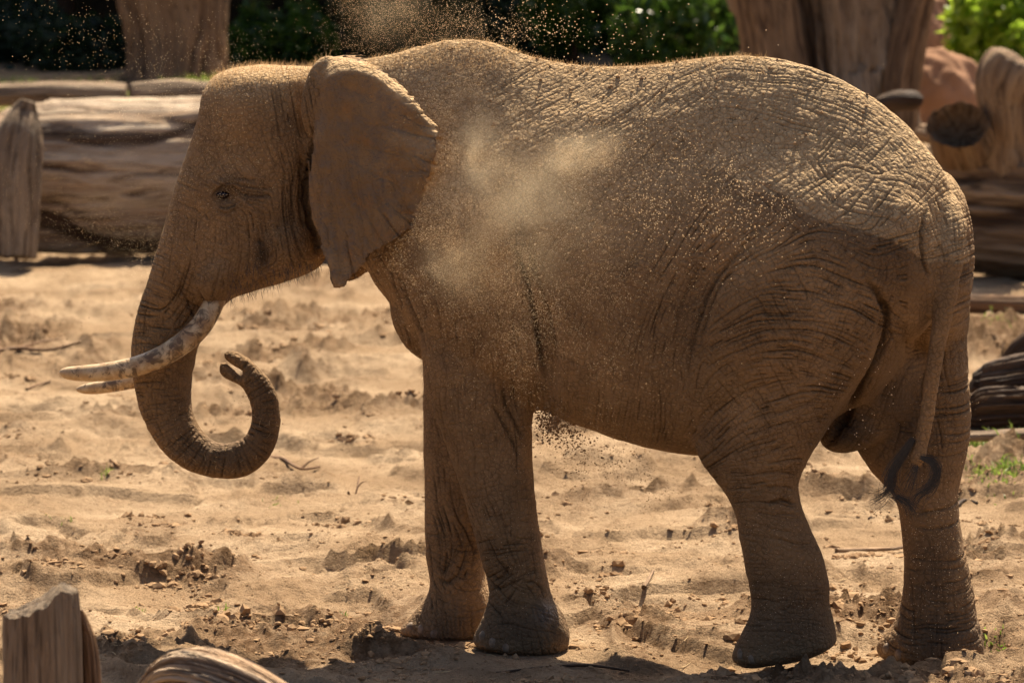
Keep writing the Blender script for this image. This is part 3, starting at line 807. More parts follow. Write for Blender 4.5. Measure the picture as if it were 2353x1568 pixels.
# tail (left edge, right edge)
PARTS.append(loft([(2146, 450, 2200, 455, 0.0, .06), (2132, 510, 2220, 515, -.06, .08), (2130, 570, 2218, 580, -.12, .075), (2142, 640, 2206, 640, -.16, .056), (2142, 720, 2190, 722, -.19, .046), (2132, 800, 2171, 802, -.20, .039),
     (2121, 880, 2157, 882, -.20, .034), (2110, 960, 2145, 962, -.20, .032), (2096, 1025, 2131, 1027, -.20, .031), (2089, 1055, 2125, 1057, -.20, .031), (2098, 1070, 2114, 1072, -.20, .015)], nseg=24))

EAR = np.array([(742, 215), (722, 255), (724, 300), (714, 350), (706, 410), (706, 450), (715, 500), (733, 560), (748, 610), (755, 640), (764, 660), (775, 667), (789, 661), (800, 646), (826, 622), (850, 597), (880, 572), (910, 551), (944, 526), (951, 490),
                (966, 460), (985, 420), (1000, 370), (1008, 320), (1013, 290), (1000, 273), (980, 248), (955, 213), (920, 178), (885, 148), (850, 127), (805, 114), (770, 116), (735, 128), (715, 150), (725, 185)], float)


def resample_closed(P, n):
    Q = np.vstack([P, P[:1]]); s = np.concatenate([[0], np.cumsum(np.hypot(*np.diff(Q, axis=0).T))])
    t = np.linspace(0, s[-1], n, endpoint=False)
    return np.stack([np.interp(t, s, Q[:, 0]), np.interp(t, s, Q[:, 1])], -1)


def ear_depth(x, y):
    """lateral distance of the ear sheet: held close at the root, standing off behind, top rim rolled back"""
    t = sstep(700, 960, x)
    d = -0.335 - 0.10 * t - 0.035 * np.sin(np.clip((x - 700) / 300, 0, 1) * np.pi)
    d = d - 0.03 * sstep(480, 660, y)
    d = d + 0.016 * np.sin((x * 0.8 - y * 0.35) / 30.0 + 0.8 * vnoise(x / 90, y / 90, seed=78)) * sstep(380, 560, y) * sstep(670, 600, y) + 0.018 * np.sin((y + 0.4 * x) / 33.0) * sstep(880, 1010, x) + 0.010 * vnoise(x / 70, y / 70, seed=77)
    # rolled top rim
    ex = np.array([700, 735, 770, 805, 850, 885, 920, 955, 980, 1013, 1030]); ey = np.array([160, 130, 116, 114, 127, 148, 178, 213, 248, 290, 330])
    top = np.interp(x, ex, ey)
    q = np.clip(1 - (y - top) / (60 - 25 * sstep(900, 1010, x)), 0, 1)
    d = d + (0.17 - 0.08 * sstep(880, 1010, x)) * q ** 2
    # towards the head: sinks in behind the cheek
    d = d + 0.10 * sstep(760, 700, x) * sstep(330, 200, y)
    d = d + 0.03 * sstep(735, 705, x)
    return d


def ear_part(outline, depth, thick, n=220, center=(850, 360)):
    O = resample_closed(outline, n)
    O = O + 2.0 * np.stack([vnoise(np.arange(n) * 0.31, np.zeros(n), seed=5), vnoise(np.arange(n) * 0.31, np.ones(n) * 9, seed=6)], -1)
    c = np.array(center, float)
    ts = np.array([0.06, 0.12, 0.2, 0.3, 0.4, 0.5, 0.6, 0.7, 0.8, 0.88, 0.94, 0.98, 1.0])
    F = []; V = []
    G = c + ts[:, None, None] * (O - c)[None]
    D = depth(G[..., 0], G[..., 1])
    h = thick * np.sqrt(np.clip(1.02 - ts ** 6, 0.02, 1))[:, None] * (0.55 + 0.45 * sstep(1000, 760, G[..., 0]))
    front = W(G[..., 0], G[..., 1], D - h); back = W(G[..., 0], G[..., 1], D + h)
    m = len(ts)
    V = np.vstack([front.reshape(-1, 3), back.reshape(-1, 3), W(c[0], c[1], depth(c[0], c[1]) - thick)[None], W(c[0], c[1], depth(c[0], c[1]) + thick)[None]])
    f1 = grid_faces(m, n, True); f2 = grid_faces(m, n, True, m * n)[:, ::-1]
    r = np.arange(n); e = (m - 1) * n + r; e2 = e + m * n
    rim = np.stack([e, np.roll(e, -1), np.roll(e2, -1), e2], -1)
    k = 2 * m * n
    return V, [f1, f2, rim, np.stack([np.roll(r, -1), r, np.full(n, k)], -1), np.stack([r + m * n, np.roll(r, -1) + m * n, np.full(n, k + 1)], -1)]


PARTS.append(ear_part(EAR, ear_depth, 0.015))
# root of the ear on the head
PARTS.append(blob(745, 235, -0.27, 55, 110, 0.07, 0.1))
FEAR = np.array([(700, 300), (720, 480), (770, 590), (792, 640), (800, 649), (822, 642), (850, 622), (862, 590), (900, 520), (930, 400), (900, 250), (800, 200)], float)
PARTS.append(ear_part(FEAR, lambda x, y: 0.34 + 0.0 * x, 0.02, center=(810, 420)))

# union of all the pieces into one skin
Vs = []; Q = []; T3 = []; off = 0
for V, F in PARTS:
    Vs.append(V)
    for f in F:
        (Q if f.shape[1] == 4 else T3).append(f + off)
    off += len(V)
raw = mesh('raw', np.vstack(Vs), [np.vstack(Q), np.vstack(T3)], None)
bm = bmesh.new(); bm.from_mesh(raw.data)
bmesh.ops.recalc_face_normals(bm, faces=bm.faces); bm.to_mesh(raw.data); bm.free()
VOX = 0.0092
md = raw.modifiers.new('r', 'REMESH'); md.mode = 'VOXEL'; md.voxel_size = VOX; md.adaptivity = 0
dg = bpy.context.evaluated_depsgraph_get()
ev = raw.evaluated_get(dg); me = ev.to_mesh()
nv = len(me.vertices); BV = np.empty(nv * 3, np.float32); me.vertices.foreach_get('co', BV); BV = BV.reshape(-1, 3).astype(np.float64)
npol = len(me.polygons); nl = len(me.loops)
lv = np.empty(nl, np.int32); me.loops.foreach_get('vertex_index', lv)
lt = np.empty(npol, np.int32); me.polygons.foreach_get('loop_total', lt)
ls = np.empty(npol, np.int32); me.polygons.foreach_get('loop_start', ls)
BQ = lv[(ls[lt == 4][:, None] + np.arange(4))]; BT = lv[(ls[lt == 3][:, None] + np.arange(3))]
ev.to_mesh_clear()
bpy.data.objects.remove(raw)
E = np.vstack([BQ[:, [0, 1]], BQ[:, [1, 2]], BQ[:, [2, 3]], BQ[:, [3, 0]]] + ([BT[:, [0, 1]], BT[:, [1, 2]], BT[:, [2, 0]]] if len(BT) else []))
E = np.vstack([E, E[:, ::-1]])
# keep the biggest island only is not needed: all parts overlap
deg = np.bincount(E[:, 0], minlength=nv).astype(float); deg[deg == 0] = 1


Es = np.unique(E[:, 0].astype(np.int64) * nv + E[:, 1])
ei, ej = (Es // nv).astype(np.int32), (Es % nv).astype(np.int32)
st_ = np.searchsorted(ei, np.arange(nv)); cn_ = np.diff(np.append(st_, len(ei)))
NB = np.repeat(np.arange(nv, dtype=np.int32)[:, None], 6, 1)
rank = np.arange(len(ei)) - st_[ei]; kk_ = rank < 6
NB[ei[kk_], rank[kk_]] = ej[kk_]
cn_ = np.maximum(np.minimum(cn_, 6), 1)[:, None]


def lap(V):                                              # mean of the neighbours minus the point
    s = V[NB[:, 0]].copy()
    for q in range(1, 6): s += V[NB[:, q]]
    return (s - (6 - cn_) * V) / cn_ - V


def normals(V):
    a, b, c, d = (V[BQ[:, i]] for i in range(4))
    fn = np.cross(c - a, d - b)
    N = np.zeros_like(V)
    for k in range(3):
        for i in range(4): N[:, k] += np.bincount(BQ[:, i], weights=fn[:, k], minlength=nv)
    return N / (np.linalg.norm(N, axis=1)[:, None] + 1e-12)


def in_poly(x, y, P):
    r = np.zeros(len(x), bool); j = len(P) - 1
    for i in range(len(P)):
        k = ((P[i, 1] > y) != (P[j, 1] > y)) & (x < (P[j, 0] - P[i, 0]) * (y - P[i, 1]) / (P[j, 1] - P[i, 1] + 1e-9) + P[i, 0])
        r ^= k; j = i
    return r


LAT = (BV - C0) @ N_FAR - HO(project(BV)[0])
MV = BV - 2 * np.maximum(LAT, 0)[:, None] * N_FAR           # far half folded onto the near half
VX, VY = project(BV); MX, MY = project(MV)
# how much each region is smoothed: thin things little, the big masses a lot
near_ear = in_poly(VX, VY, (EAR - EAR.mean(0)) * 1.04 + EAR.mean(0)) & (LAT < -0.28)
far_ear = in_poly(VX, VY, FEAR) & (LAT > 0.25)
tip = (VX < 660) & (VY > 700)
tailz = (VX > 2080) & (LAT < 0.0) & (VY > 560)
sm = np.full(nv, 1.0)
sm[near_ear | far_ear] = 0.16
sm[tip] = 0.35
sm[tip & (VX > 495) & (VX < 590) & (VY < 885) & (VY > 795)] = 0.03
sm[tailz] = 0.25
low = sstep(1330, 1480, VY); sm *= 1 - 0.6 * low
for it in range(3): sm += 0.5 * np.bincount(E[:, 0], weights=sm[E[:, 1]], minlength=nv) / deg - 0.5 * sm
for it in range(20):
    Lp = lap(BV); BV = BV + 0.55 * sm[:, None] * Lp
    if it % 2: BV = BV - 0.30 * sm[:, None] * lap(BV)
NRM = normals(BV)

# ---- broad forms: bulges and hollows (picture x, y, radius x, radius y, turn, amount in metres)
FORMS = [(505, 430, 55, 45, 0, 0.018), (560, 330, 70, 60, 0, -0.022), (640, 330, 45, 80, 0, 0.012), (600, 470, 60, 30, 0, 0.010), (518, 452, 28, 20, 0, -0.030), (518, 424, 34, 12, 0, 0.010), (524, 478, 30, 10, -0.2, 0.008), (600, 590, 22, 40, 0, -0.012), (660, 560, 50, 80, 0, 0.012),
         (700, 400, 16, 110, 0.05, -0.03), (730, 570, 16, 70, -0.3, -0.03), (1080, 560, 90, 160, 0, 0.025), (1245, 800, 26, 110, -0.12, -0.055), (1190, 650, 40, 110, -0.2, -0.02), (1250, 860, 30, 60, 0, -0.03), (1165, 960, 22, 90, -0.15, -0.018), (1110, 900, 50, 110, 0, 0.014),
         (1380, 700, 120, 160, 0, 0.012), (1580, 760, 40, 170, 0.25, -0.03), (1650, 620, 50, 110, 0.7, -0.02), (1900, 500, 170, 90, 0.35, 0.035), (1720, 330, 70, 50, 0, -0.010), (2060, 470, 70, 90, 0, 0.02), (1330, 200, 120, 50, 0, -0.012), (1560, 360, 120, 60, -0.3, -0.012),
         (2030, 760, 18, 90, 0.15, -0.030), (1960, 920, 18, 90, 0.55, -0.04), (1800, 800, 150, 160, 0, 0.018), (2115, 600, 14, 90, 0.05, -0.012), (2080, 720, 22, 110, 0.1, -0.015), (1240, 1395, 22, 18, 0, 0.012), (1250, 1425, 18, 14, 0, 0.008), (880, 640, 30, 60, 0.4, 0.012)]
disp = np.zeros(nv)
face = (np.abs(NRM @ N_FAR)) ** 0.5
for (x, y, rx, ry, ro, am) in FORMS:
    c, s = math.cos(ro), math.sin(ro)
    u = ((MX - x) * c + (MY - y) * s) / rx; v = (-(MX - x) * s + (MY - y) * c) / ry
    disp += am * np.exp(-(u * u + v * v)) * (~near_ear)
BV = BV + (disp * face)[:, None] * NRM
NRM = normals(BV)

# ---- finer mesh on the side that shows: each near quad becomes four
ncent = (NRM[BQ[:, 0]] + NRM[BQ[:, 1]] + NRM[BQ[:, 2]] + NRM[BQ[:, 3]]) @ np.array([0.10, -1.0, 0.12])
vv = LAT[BQ].mean(1)
sel = (ncent > 0.9) & ((VY[BQ[:, 0]] < 1545) & (VX[BQ[:, 0]] < 2290))
S4 = BQ[sel]
he = np.stack([S4, np.roll(S4, -1, 1)], -1).reshape(-1, 2)
key = np.minimum(he[:, 0], he[:, 1]).astype(np.int64) * (nv + 1) + np.maximum(he[:, 0], he[:, 1])
uk, inv, cnt = np.unique(key, return_inverse=True, return_counts=True)
ea = (uk // (nv + 1)).astype(int); eb = (uk % (nv + 1)).astype(int)
mid = (nv + inv).reshape(-1, 4); cen = nv + len(uk) + np.arange(len(S4))
newF = np.concatenate([np.stack([S4[:, i], mid[:, i], cen, mid[:, (i - 1) % 4]], -1) for i in range(4)])
loose = np.where(cnt == 1)[0]                                # midpoints on the rim of the finer patch
nv0 = nv
def grow(A): return np.concatenate([A, (A[ea] + A[eb]) / 2, A[S4].mean(1)]) if A.dtype != bool else np.concatenate([A, A[ea] & A[eb], A[S4].all(1)])
BV, LAT, near_ear = grow(BV), grow(LAT), grow(near_ear)
BQ = np.vstack([BQ[~sel], newF]); nv = len(BV)
E = np.vstack([BQ[:, [0, 1]], BQ[:, [1, 2]], BQ[:, [2, 3]], BQ[:, [3, 0]]]); E = np.vstack([E, E[:, ::-1]])
deg = np.bincount(E[:, 0], minlength=nv).astype(float); deg[deg == 0] = 1
NRM = normals(BV)
MV = BV - 2 * np.maximum(LAT, 0)[:, None] * N_FAR
VX, VY = project(BV); MX, MY = project(MV)

# ---- wrinkles: strokes that follow the lie of the skin, drawn on a 2352 x 1568 side view sheet
# x, y, angle1, spacing1, strength1, angle2, spacing2, strength2   (angles in degrees, y down)
trk = np.array([(400, 440), (440, 560), (400, 690), (385, 780), (375, 860), (382, 925), (397, 975), (425, 1018), (465, 1048), (510, 1058), (555, 1052), (592, 1022), (610, 975), (609, 928), (592, 888), (565, 860)], float)
tang = np.degrees(np.arctan2(np.gradient(trk[:, 1]), np.gradient(trk[:, 0])))
CT = []
for i in range(3, len(trk)):
    CT.append((*trk[i], tang[i] + 90, 9, 0.75, tang[i], 12, 0.45))
CT += [(350, 640, 24, 15, .8, 110, 26, .4), (385, 560, 22, 20, .6, 105, 26, .4), (420, 460, 20, 30, .25, 100, 30, .25), (440, 600, 105, 20, .55, 40, 26, .4), (450, 520, 100, 22, .4, 30, 30, .3),
       (560, 250, 85, 26, .35, 10, 40, .15), (640, 230, 80, 18, .65, 10, 60, .1), (690, 300, 78, 16, .7, 0, 60, .1), (520, 330, 80, 34, .15, 0, 50, .1), (560, 380, 50, 30, .25, -30, 40, .2),
       (580, 440, 5, 14, .8, 80, 30, .3), (500, 480, 30, 16, .5, 100, 30, .3), (650, 450, 82, 16, .85, 0, 30, .3), (690, 500, 80, 14, .9, 0, 40, .1), (550, 540, 88, 18, .85, 10, 34, .2), (480, 560, 95, 20, .8, 40, 30, .4), (620, 560, 85, 15, .9, 10, 40, .1), (690, 590, 70, 13, 1.0, 10, 40, .1),
       (450, 640, 110, 16, .9, 40, 22, .5), (540, 620, 100, 16, .9, 20, 40, .2), (480, 600, 105, 16, .9, 40, 30, .3), (430, 720, 125, 18, .8, 20, 16, .6), (620, 630, 160, 18, .5, 80, 20, .5),
       (880, 640, 60, 16, .8, -30, 30, .2), (930, 720, 65, 14, .8, -20, 30, .3), (900, 200, -15, 26, .2, 70, 30, .1), (1050, 200, -20, 24, .25, 60, 40, .1), (1060, 450, 80, 30, .2, -20, 40, .1), (1000, 600, 80, 26, .3, -20, 40, .2),
       (1200, 220, -28, 17, .6, 60, 60, .1), (1350, 230, -30, 16, .8, 60, 60, .1), (1480, 230, -35, 17, .75, 55, 50, .2), (1600, 240, -30, 20, .6, 55, 40, .3), (1300, 400, -38, 20, .5, 50, 60, .1), (1450, 400, -45, 17, .8, 50, 50, .2), (1600, 420, -48, 18, .8, 50, 40, .3),
       (1700, 250, 10, 26, .6, -50, 36, .5), (1800, 260, 12, 24, .7, -55, 34, .6), (1900, 300, 20, 24, .8, -55, 30, .7), (1780, 420, -35, 32, .7, 40, 34, .8), (1900, 430, -40, 30, .8, 40, 32, .8), (2000, 330, 38, 20, .8, -45, 32, .6), (2080, 330, 48, 18, .7, -40, 30, .5), (2010, 470, -50, 28, .8, 20, 26, .7),
       (2110, 420, -60, 20, .8, 30, 22, .8), (2170, 460, -20, 14, 1.0, 75, 18, .9), (2190, 560, -15, 12, 1.0, 80, 18, .8), (2060, 560, -25, 24, .9, 65, 22, .8), (1950, 560, 22, 26, .9, -55, 28, .7),
       (1450, 560, -55, 18, .7, 30, 60, .1), (1560, 560, -52, 16, .95, 30, 50, .2), (1660, 560, -45, 17, 1.0, 40, 40, .4), (1760, 560, -30, 20, .9, 50, 34, .5), (1540, 700, -68, 16, .85, 20, 50, .2), (1600, 680, -62, 14, 1.0, 25, 40, .3), (1680, 680, -35, 15, 1.0, 45, 26, .6),
       (1800, 680, 0, 17, .9, 60, 22, .8), (1920, 680, 20, 18, .9, -58, 22, .9), (2010, 680, 25, 18, .9, -65, 22, .8), (1380, 700, -80, 24, .35, 20, 60, .1), (1350, 850, -85, 20, .35, 10, 60, .1), (1480, 880, -82, 17, .55, 10, 50, .2), (1560, 900, -86, 15, .7, 10, 40, .2),
       (1680, 800, -20, 15, .95, 60, 20, .7), (1800, 800, 5, 16, .95, 62, 20, .8), (1920, 800, 22, 17, .9, -60, 22, .8), (1650, 920, -35, 16, .8, 50, 24, .6), (1780, 920, -15, 15, .9, 60, 24, .7), (1890, 900, 10, 16, .9, -65, 24, .7), (1640, 1010, -40, 15, .8, 40, 30, .4), (1740, 1010, -20, 13, .95, 55, 26, .6), (1840, 1000, -8, 14, .95, 70, 26, .6),
       (1720, 1090, -5, 11, .9, 75, 26, .5), (1790, 1110, 5, 11, .95, 80, 30, .5), (1760, 1190, 8, 24, .5, 80, 40, .15), (1800, 1280, 8, 30, .25, 80, 40, .1), (1810, 1380, 4, 9, .8, 80, 30, .2), (1800, 1440, 5, 20, .25, 80, 30, .2),
       (2130, 900, 80, 14, .9, 0, 14, .9), (2180, 900, 80, 18, .9, 0, 14, .9), (2180, 1000, 80, 18, .8, 10, 18, .7), (2140, 1110, 88, 13, .8, 0, 26, .5), (2170, 1200, 85, 14, .6, 2, 18, .8), (2160, 1320, 85, 18, .3, 4, 30, .4), (2160, 1400, 80, 26, .4, 5, 13, .8), (1960, 960, 120, 14, .7, 20, 14, .7), (2060, 850, 115, 14, .7, 15, 12, .8),
       (1030, 900, 86, 14, .55, -10, 30, .2), (1120, 880, 84, 13, .6, -10, 30, .3), (1010, 780, 80, 14, .6, -25, 18, .5), (1190, 960, 82, 13, .8, 0, 40, .2), (1080, 1000, 80, 15, .5, -5, 30, .3), (1160, 1080, 86, 16, .4, -5, 20, .3), (1020, 1080, 80, 10, .7, 0, 40, .1), (1040, 1200, 75, 10, .8, 0, 40, .2), (1130, 1220, 70, 13, .6, -5, 14, .6), (1200, 1220, 85, 18, .4, 0, 13, .7),
       (1150, 1300, 50, 12, .8, -25, 14, .7), (1220, 1300, 85, 18, .4, 0, 12, .9), (1040, 1320, 100, 9, .9, 20, 14, .6), (1160, 1370, 30, 10, .8, -50, 13, .6), (1220, 1370, 5, 12, .7, 70, 16, .5), (1030, 1380, 20, 13, .6, 80, 16, .5), (1180, 1440, 85, 16, .5, 5, 26, .3), (1040, 1430, 85, 16, .5, 5, 26, .3)]
CT = np.array(CT)
fc = (CT[:, 0] < 760) & (CT[:, 1] < 760)
CT[fc, 4] = np.minimum(CT[fc, 4] * 1.5, 1.25); CT[fc, 3] *= 0.9; CT[fc, 7] *= 1.2
CT[:, 3] *= 0.74; CT[:, 6] *= 0.72
th = (CT[:, 0] > 1500) & (CT[:, 0] < 2120) & (CT[:, 1] > 540) & (CT[:, 1] < 1160)
CT[th, 4] *= 1.25; CT[th, 7] *= 0.75; CT[th, 3] *= 0.85
lg_ = CT[:, 1] > 1160
CT[lg_, 4] *= 1.3; CT[lg_, 7] *= 1.3
SWd, SHt = 2360, 1576
gs = 8
gx, gy = np.meshgrid(np.arange(0, SWd + gs, gs), np.arange(0, SHt + gs, gs))
wgt = 1 / ((gx[..., None] - CT[:, 0]) ** 2 + (gy[..., None] - CT[:, 1]) ** 2 + 35.0 ** 2) ** 2.0
wgt /= wgt.sum(-1, keepdims=True)
fields = []
for k in (2, 5):
    a2 = np.radians(CT[:, k] * 2)
    fields.append((0.5 * np.arctan2((wgt * np.sin(a2)).sum(-1), (wgt * np.cos(a2)).sum(-1)), (wgt * CT[:, k + 1]).sum(-1), (wgt * CT[:, k + 2]).sum(-1)))
wob = fbm(gx / 60.0, gy / 60.0, oct=4, seed=91, gain=0.7) * 1.5
sil = np.zeros((SHt // 4 + 2, SWd // 4 + 2), bool)
sil[np.clip(VY[LAT < 0.1] / 4, 0, SHt // 4).astype(int), np.clip(VX[LAT < 0.1] / 4, 0, SWd // 4).astype(int)] = True
SHEET = np.zeros((SHt, SWd), np.float32)
rg = random.Random(3)
ear_s = (EAR - EAR.mean(0)) * 0.97 + EAR.mean(0)
for fam, (ang, spc, stg) in enumerate(fields):
    occ = np.zeros((SHt // 3 + 3, SWd // 3 + 3), bool)
    pts = []
    angl = (ang + (0.26 if fam == 0 else 0.36) * wob * np.where((gx < 760) & (gy < 780), 0.35, 1.0)).tolist(); spl = spc.tolist(); stl = stg.tolist()
    seeds = [(rg.uniform(140, 2280), rg.uniform(70, 1545)) for _ in range(46000 if fam == 0 else 30000)]
    for (x, y) in seeds:
        if not sil[int(y) // 4, int(x) // 4]: continue
        i, j = int(y) // gs, int(x) // gs
        if stl[i][j] < 0.12 or occ[int(y) // 3, int(x) // 3]: continue
        sp = spl[i][j] * rg.choice((0.5, 0.6, 0.75, 0.9)); st = stl[i][j] * rg.choice((0.3, 0.45, 0.6, 0.8, 1.1)) * rg.uniform(0.85, 1.15)
        ln = (rg.uniform(5.0, 24.0) if fam == 0 else rg.uniform(3.0, 12.0)) * spl[i][j] * (0.5 + st)
        path = [(x, y)]
        for sgn in (1, -1):
            cx, cy = x, y; pa = None; dl = 0
            while dl < ln * 0.5:
                i, j = int(cy) // gs, int(cx) // gs
                a = angl[i][j]; dx, dy = math.cos(a) * sgn, math.sin(a) * sgn
                if pa and dx * pa[0] + dy * pa[1] < 0: dx, dy = -dx, -dy
                pa = (dx, dy); cx += 3 * dx; cy += 3 * dy; dl += 3
                if not (4 < cx < SWd - 8 and 4 < cy < SHt - 8) or occ[int(cy) // 3, int(cx) // 3]: break
                if sgn > 0: path.append((cx, cy))
                else: path.insert(0, (cx, cy))
        if len(path) < 4: continue
        r = max(1, int(sp * 0.42 / 3))
        for (px, py) in path[::2]:
            a, b = int(py) // 3, int(px) // 3
            occ[max(a - r, 0):a + r + 1, max(b - r, 0):b + r + 1] = True
        n = len(path)
        for k, (px, py) in enumerate(path):
            t = k / (n - 1); pts.append((px, py, st * min(1, 3.5 * min(t, 1 - t) + 0.12)))
    P = np.array(pts)
    P[:, 2] *= np.clip(0.90 + 0.45 * vnoise(P[:, 0] / 45, P[:, 1] / 45, seed=19 + fam), 0.45, 1.2)
    P = np.vstack([P, np.column_stack([(P[1:, 0] + P[:-1, 0]) / 2, (P[1:, 1] + P[:-1, 1]) / 2, np.where(np.hypot(*(P[1:, :2] - P[:-1, :2]).T) < 4, np.minimum(P[1:, 2], P[:-1, 2]), 0)])])
    for dx, dy in ((0, 0), (0.7, 0.1), (0.1, 0.7)):
        np.maximum.at(SHEET, ((P[:, 1] + dy).astype(int), (P[:, 0] + dx).astype(int)), P[:, 2].astype(np.float32) * (1 if dx == dy == 0 else 0.9))
WIDE = np.clip(gblur(SHEET, 2.8) / 0.34, 0, 1.3)
SHEET = np.clip(0.85 * gblur(SHEET, 0.8) / 0.70 + 0.15 * WIDE, 0, 1.2)

# main folds drawn by hand: points, half width, depth (metres)
FOLDS = [([(722, 290), (710, 360), (701, 430), (704, 480), (722, 545), (748, 606)], 5, .022), ([(700, 330), (690, 420), (692, 490), (712, 560), (736, 618)], 4, .013), ([(680, 380), (672, 460), (680, 540), (704, 612)], 4, .011),
         ([(655, 400), (652, 470), (660, 540), (676, 610)], 3.5, .009), ([(486, 455), (498, 440), (515, 431), (538, 436), (556, 447), (590, 452), (625, 448)], 3, .011), ([(500, 470), (516, 476), (534, 472), (550, 458)], 3, .009), ([(505, 425), (540, 420), (580, 432), (640, 430)], 3, .008), ([(515, 415), (560, 410), (610, 418)], 2.5, .006),
         ([(498, 484), (520, 490), (546, 478), (560, 462)], 2.5, .007), ([(565, 462), (590, 480), (620, 495)], 2.5, .006), ([(586, 545), (600, 560), (604, 590), (596, 620)], 5, .010),
         ([(1180, 560), (1212, 660), (1235, 760), (1252, 860)], 6, .020), ([(1208, 560), (1240, 660), (1262, 740), (1280, 830)], 5, .010), ([(1130, 930), (1150, 960), (1172, 1000), (1198, 1060)], 4, .011), ([(1150, 880), (1162, 930), (1182, 970), (1204, 1010)], 4, .011), ([(1172, 860), (1180, 910), (1192, 950)], 3.5, .009),
         ([(1720, 560), (1660, 620), (1620, 690), (1592, 780), (1575, 870)], 5, .012), ([(1690, 610), (1650, 660), (1625, 720), (1606, 800)], 4, .010), ([(1640, 560), (1590, 640), (1560, 720), (1545, 800)], 4, .008),
         ([(1990, 645), (2022, 680), (2040, 725), (2034, 780), (2005, 845), (1972, 905), (1935, 970), (1900, 1022)], 7, .030), ([(2126, 480), (2118, 540), (2122, 600), (2136, 640)], 4, .012), ([(2040, 740), (2060, 800), (2050, 860), (2020, 930)], 4, .01),
         ([(1765, 1157), (1800, 1150), (1835, 1156)], 4, .014), ([(1770, 1185), (1810, 1180), (1850, 1186)], 2.5, .006), ([(1700, 1210), (1720, 1214), (1760, 1210)], 2, .004), ([(1740, 1090), (1790, 1085), (1832, 1092)], 3, .009), ([(1745, 1120), (1800, 1118), (1832, 1124)], 3, .009),
         ([(1125, 1318), (1150, 1330), (1170, 1300)], 4, .010), ([(1125, 1340), (1145, 1352), (1175, 1340), (1200, 1330)], 3.5, .009), ([(985, 1310), (1000, 1320), (1010, 1300)], 4, .009), ([(990, 1338), (1010, 1345), (1030, 1330)], 4, .009),
         ([(1890, 900), (1850, 930), (1800, 945), (1740, 960)], 3, .007), ([(2072, 1195), (2130, 1190), (2203, 1192)], 3, .008), ([(2074, 1228), (2140, 1232), (2206, 1226)], 3, .008), ([(2160, 1245), (2210, 1250)], 3, .007),
         ([(920, 640), (935, 690), (955, 740), (972, 780)], 4, .012), ([(890, 610), (905, 660), (925, 710)], 3.5, .010), ([(410, 660), (430, 690), (450, 740)], 3, .008), ([(450, 660), (462, 690), (480, 720)], 4, .009)]
FSH = np.zeros((SHt, SWd), np.float32)
yy0, xx0 = np.mgrid[0:SHt, 0:SWd]
for pl, hw, dep in FOLDS:
    q = catmull(pl, 12); q = q + 1.2 * np.stack([vnoise(q[:, 0] / 14, q[:, 1] / 14, seed=4), vnoise(q[:, 0] / 14, q[:, 1] / 14, seed=14)], -1)
    x0, x1, y0, y1 = [int(v) for v in (q[:, 0].min() - 25, q[:, 0].max() + 25, q[:, 1].min() - 25, q[:, 1].max() + 25)]
    sx = xx0[y0:y1, x0:x1]; sy = yy0[y0:y1, x0:x1]
    d2 = np.full(sx.shape, 1e9); te = np.zeros(sx.shape)
    for i, (a, b) in enumerate(q):
        dd = (sx - a) ** 2 + (sy - b) ** 2
        k = dd < d2; d2[k] = dd[k]; te[k] = i / (len(q) - 1)
    taper = np.clip(4 * np.minimum(te, 1 - te) + 0.1, 0, 1)
    FSH[y0:y1, x0:x1] = np.maximum(FSH[y0:y1, x0:x1], dep * taper * np.exp(-d2 / (hw * hw)))

s1 = sample(SHEET, MX, MY); s1w = sample(WIDE, MX, MY); s2 = sample(FSH, MX, MY)
facing = sstep(0.12, 0.5, np.abs(NRM @ N_FAR) + 0.6 * np.abs(NRM @ A_FWD) * (MX > 2080))
s1 = s1 * facing; s1w = s1w * facing; s2 = s2 * facing
earf = near_ear.astype(float)
for it in range(4): earf += 0.6 * np.bincount(E[:, 0], weights=earf[E[:, 1]], minlength=nv) / deg - 0.6 * earf
s1 = s1 * (1 - 0.75 * earf); s1w = s1w * (1 - earf); s2 = s2 * (1 - earf)
# ear: faint veins and radiating creases
rad = np.degrees(np.arctan2(VY - 300, VX - 720)); rr = np.hypot(VX - 720, VY - 300)
creases = np.clip(1 - np.abs(vnoise(rad / 6.0, rr / 160.0, seed=33)) * 5, 0, 1) * sstep(150, 330, rr)
tail0 = (VX > 2085) & (VX < 2225) & (VY > 600) & (VY < 1075) & (LAT < -0.09)
EARF = np.zeros(nv)
for pl, hw, dp in [([(800, 420), (828, 500), (846, 585)], 6, .010), ([(855, 430), (886, 495), (903, 548)], 6, .010), ([(895, 395), (925, 460), (944, 512)], 5, .009), ([(925, 345), (965, 392), (986, 416)], 5, .008), ([(760, 470), (772, 560), (782, 645)], 7, .010), ([(915, 255), (960, 285), (1004, 298)], 5, .007), ([(745, 400), (735, 470), (752, 560)], 9, .010), ([(790, 200), (850, 230), (900, 280)], 9, .006), ([(815, 330), (880, 350), (950, 360)], 4, .005), ([(800, 360), (860, 400), (930, 430)], 4, .005), ([(830, 290), (890, 290), (960, 310)], 4, .005)]:
    q = catmull(pl, 10); d2 = np.full(nv, 1e9); ke = np.where(earf > 0.05)[0]; dd2 = np.full(len(ke), 1e9)
    for (qa, qb) in q: dd2 = np.minimum(dd2, (VX[ke] - qa - 2 * vnoise(VY[ke] / 12, VX[ke] / 12, seed=7)) ** 2 + (VY[ke] - qb) ** 2)
    EARF[ke] = np.maximum(EARF[ke], dp * np.exp(-dd2 / (hw * hw)) * earf[ke])
skin_n = fbm(BV[:, 0] * 14, BV[:, 1] * 14, BV[:, 2] * 14, oct=3, seed=61)
s1 = s1 * np.where(tail0, 0.3, 1.0); s1w = s1w * np.where(tail0, 0.15, 1.0)
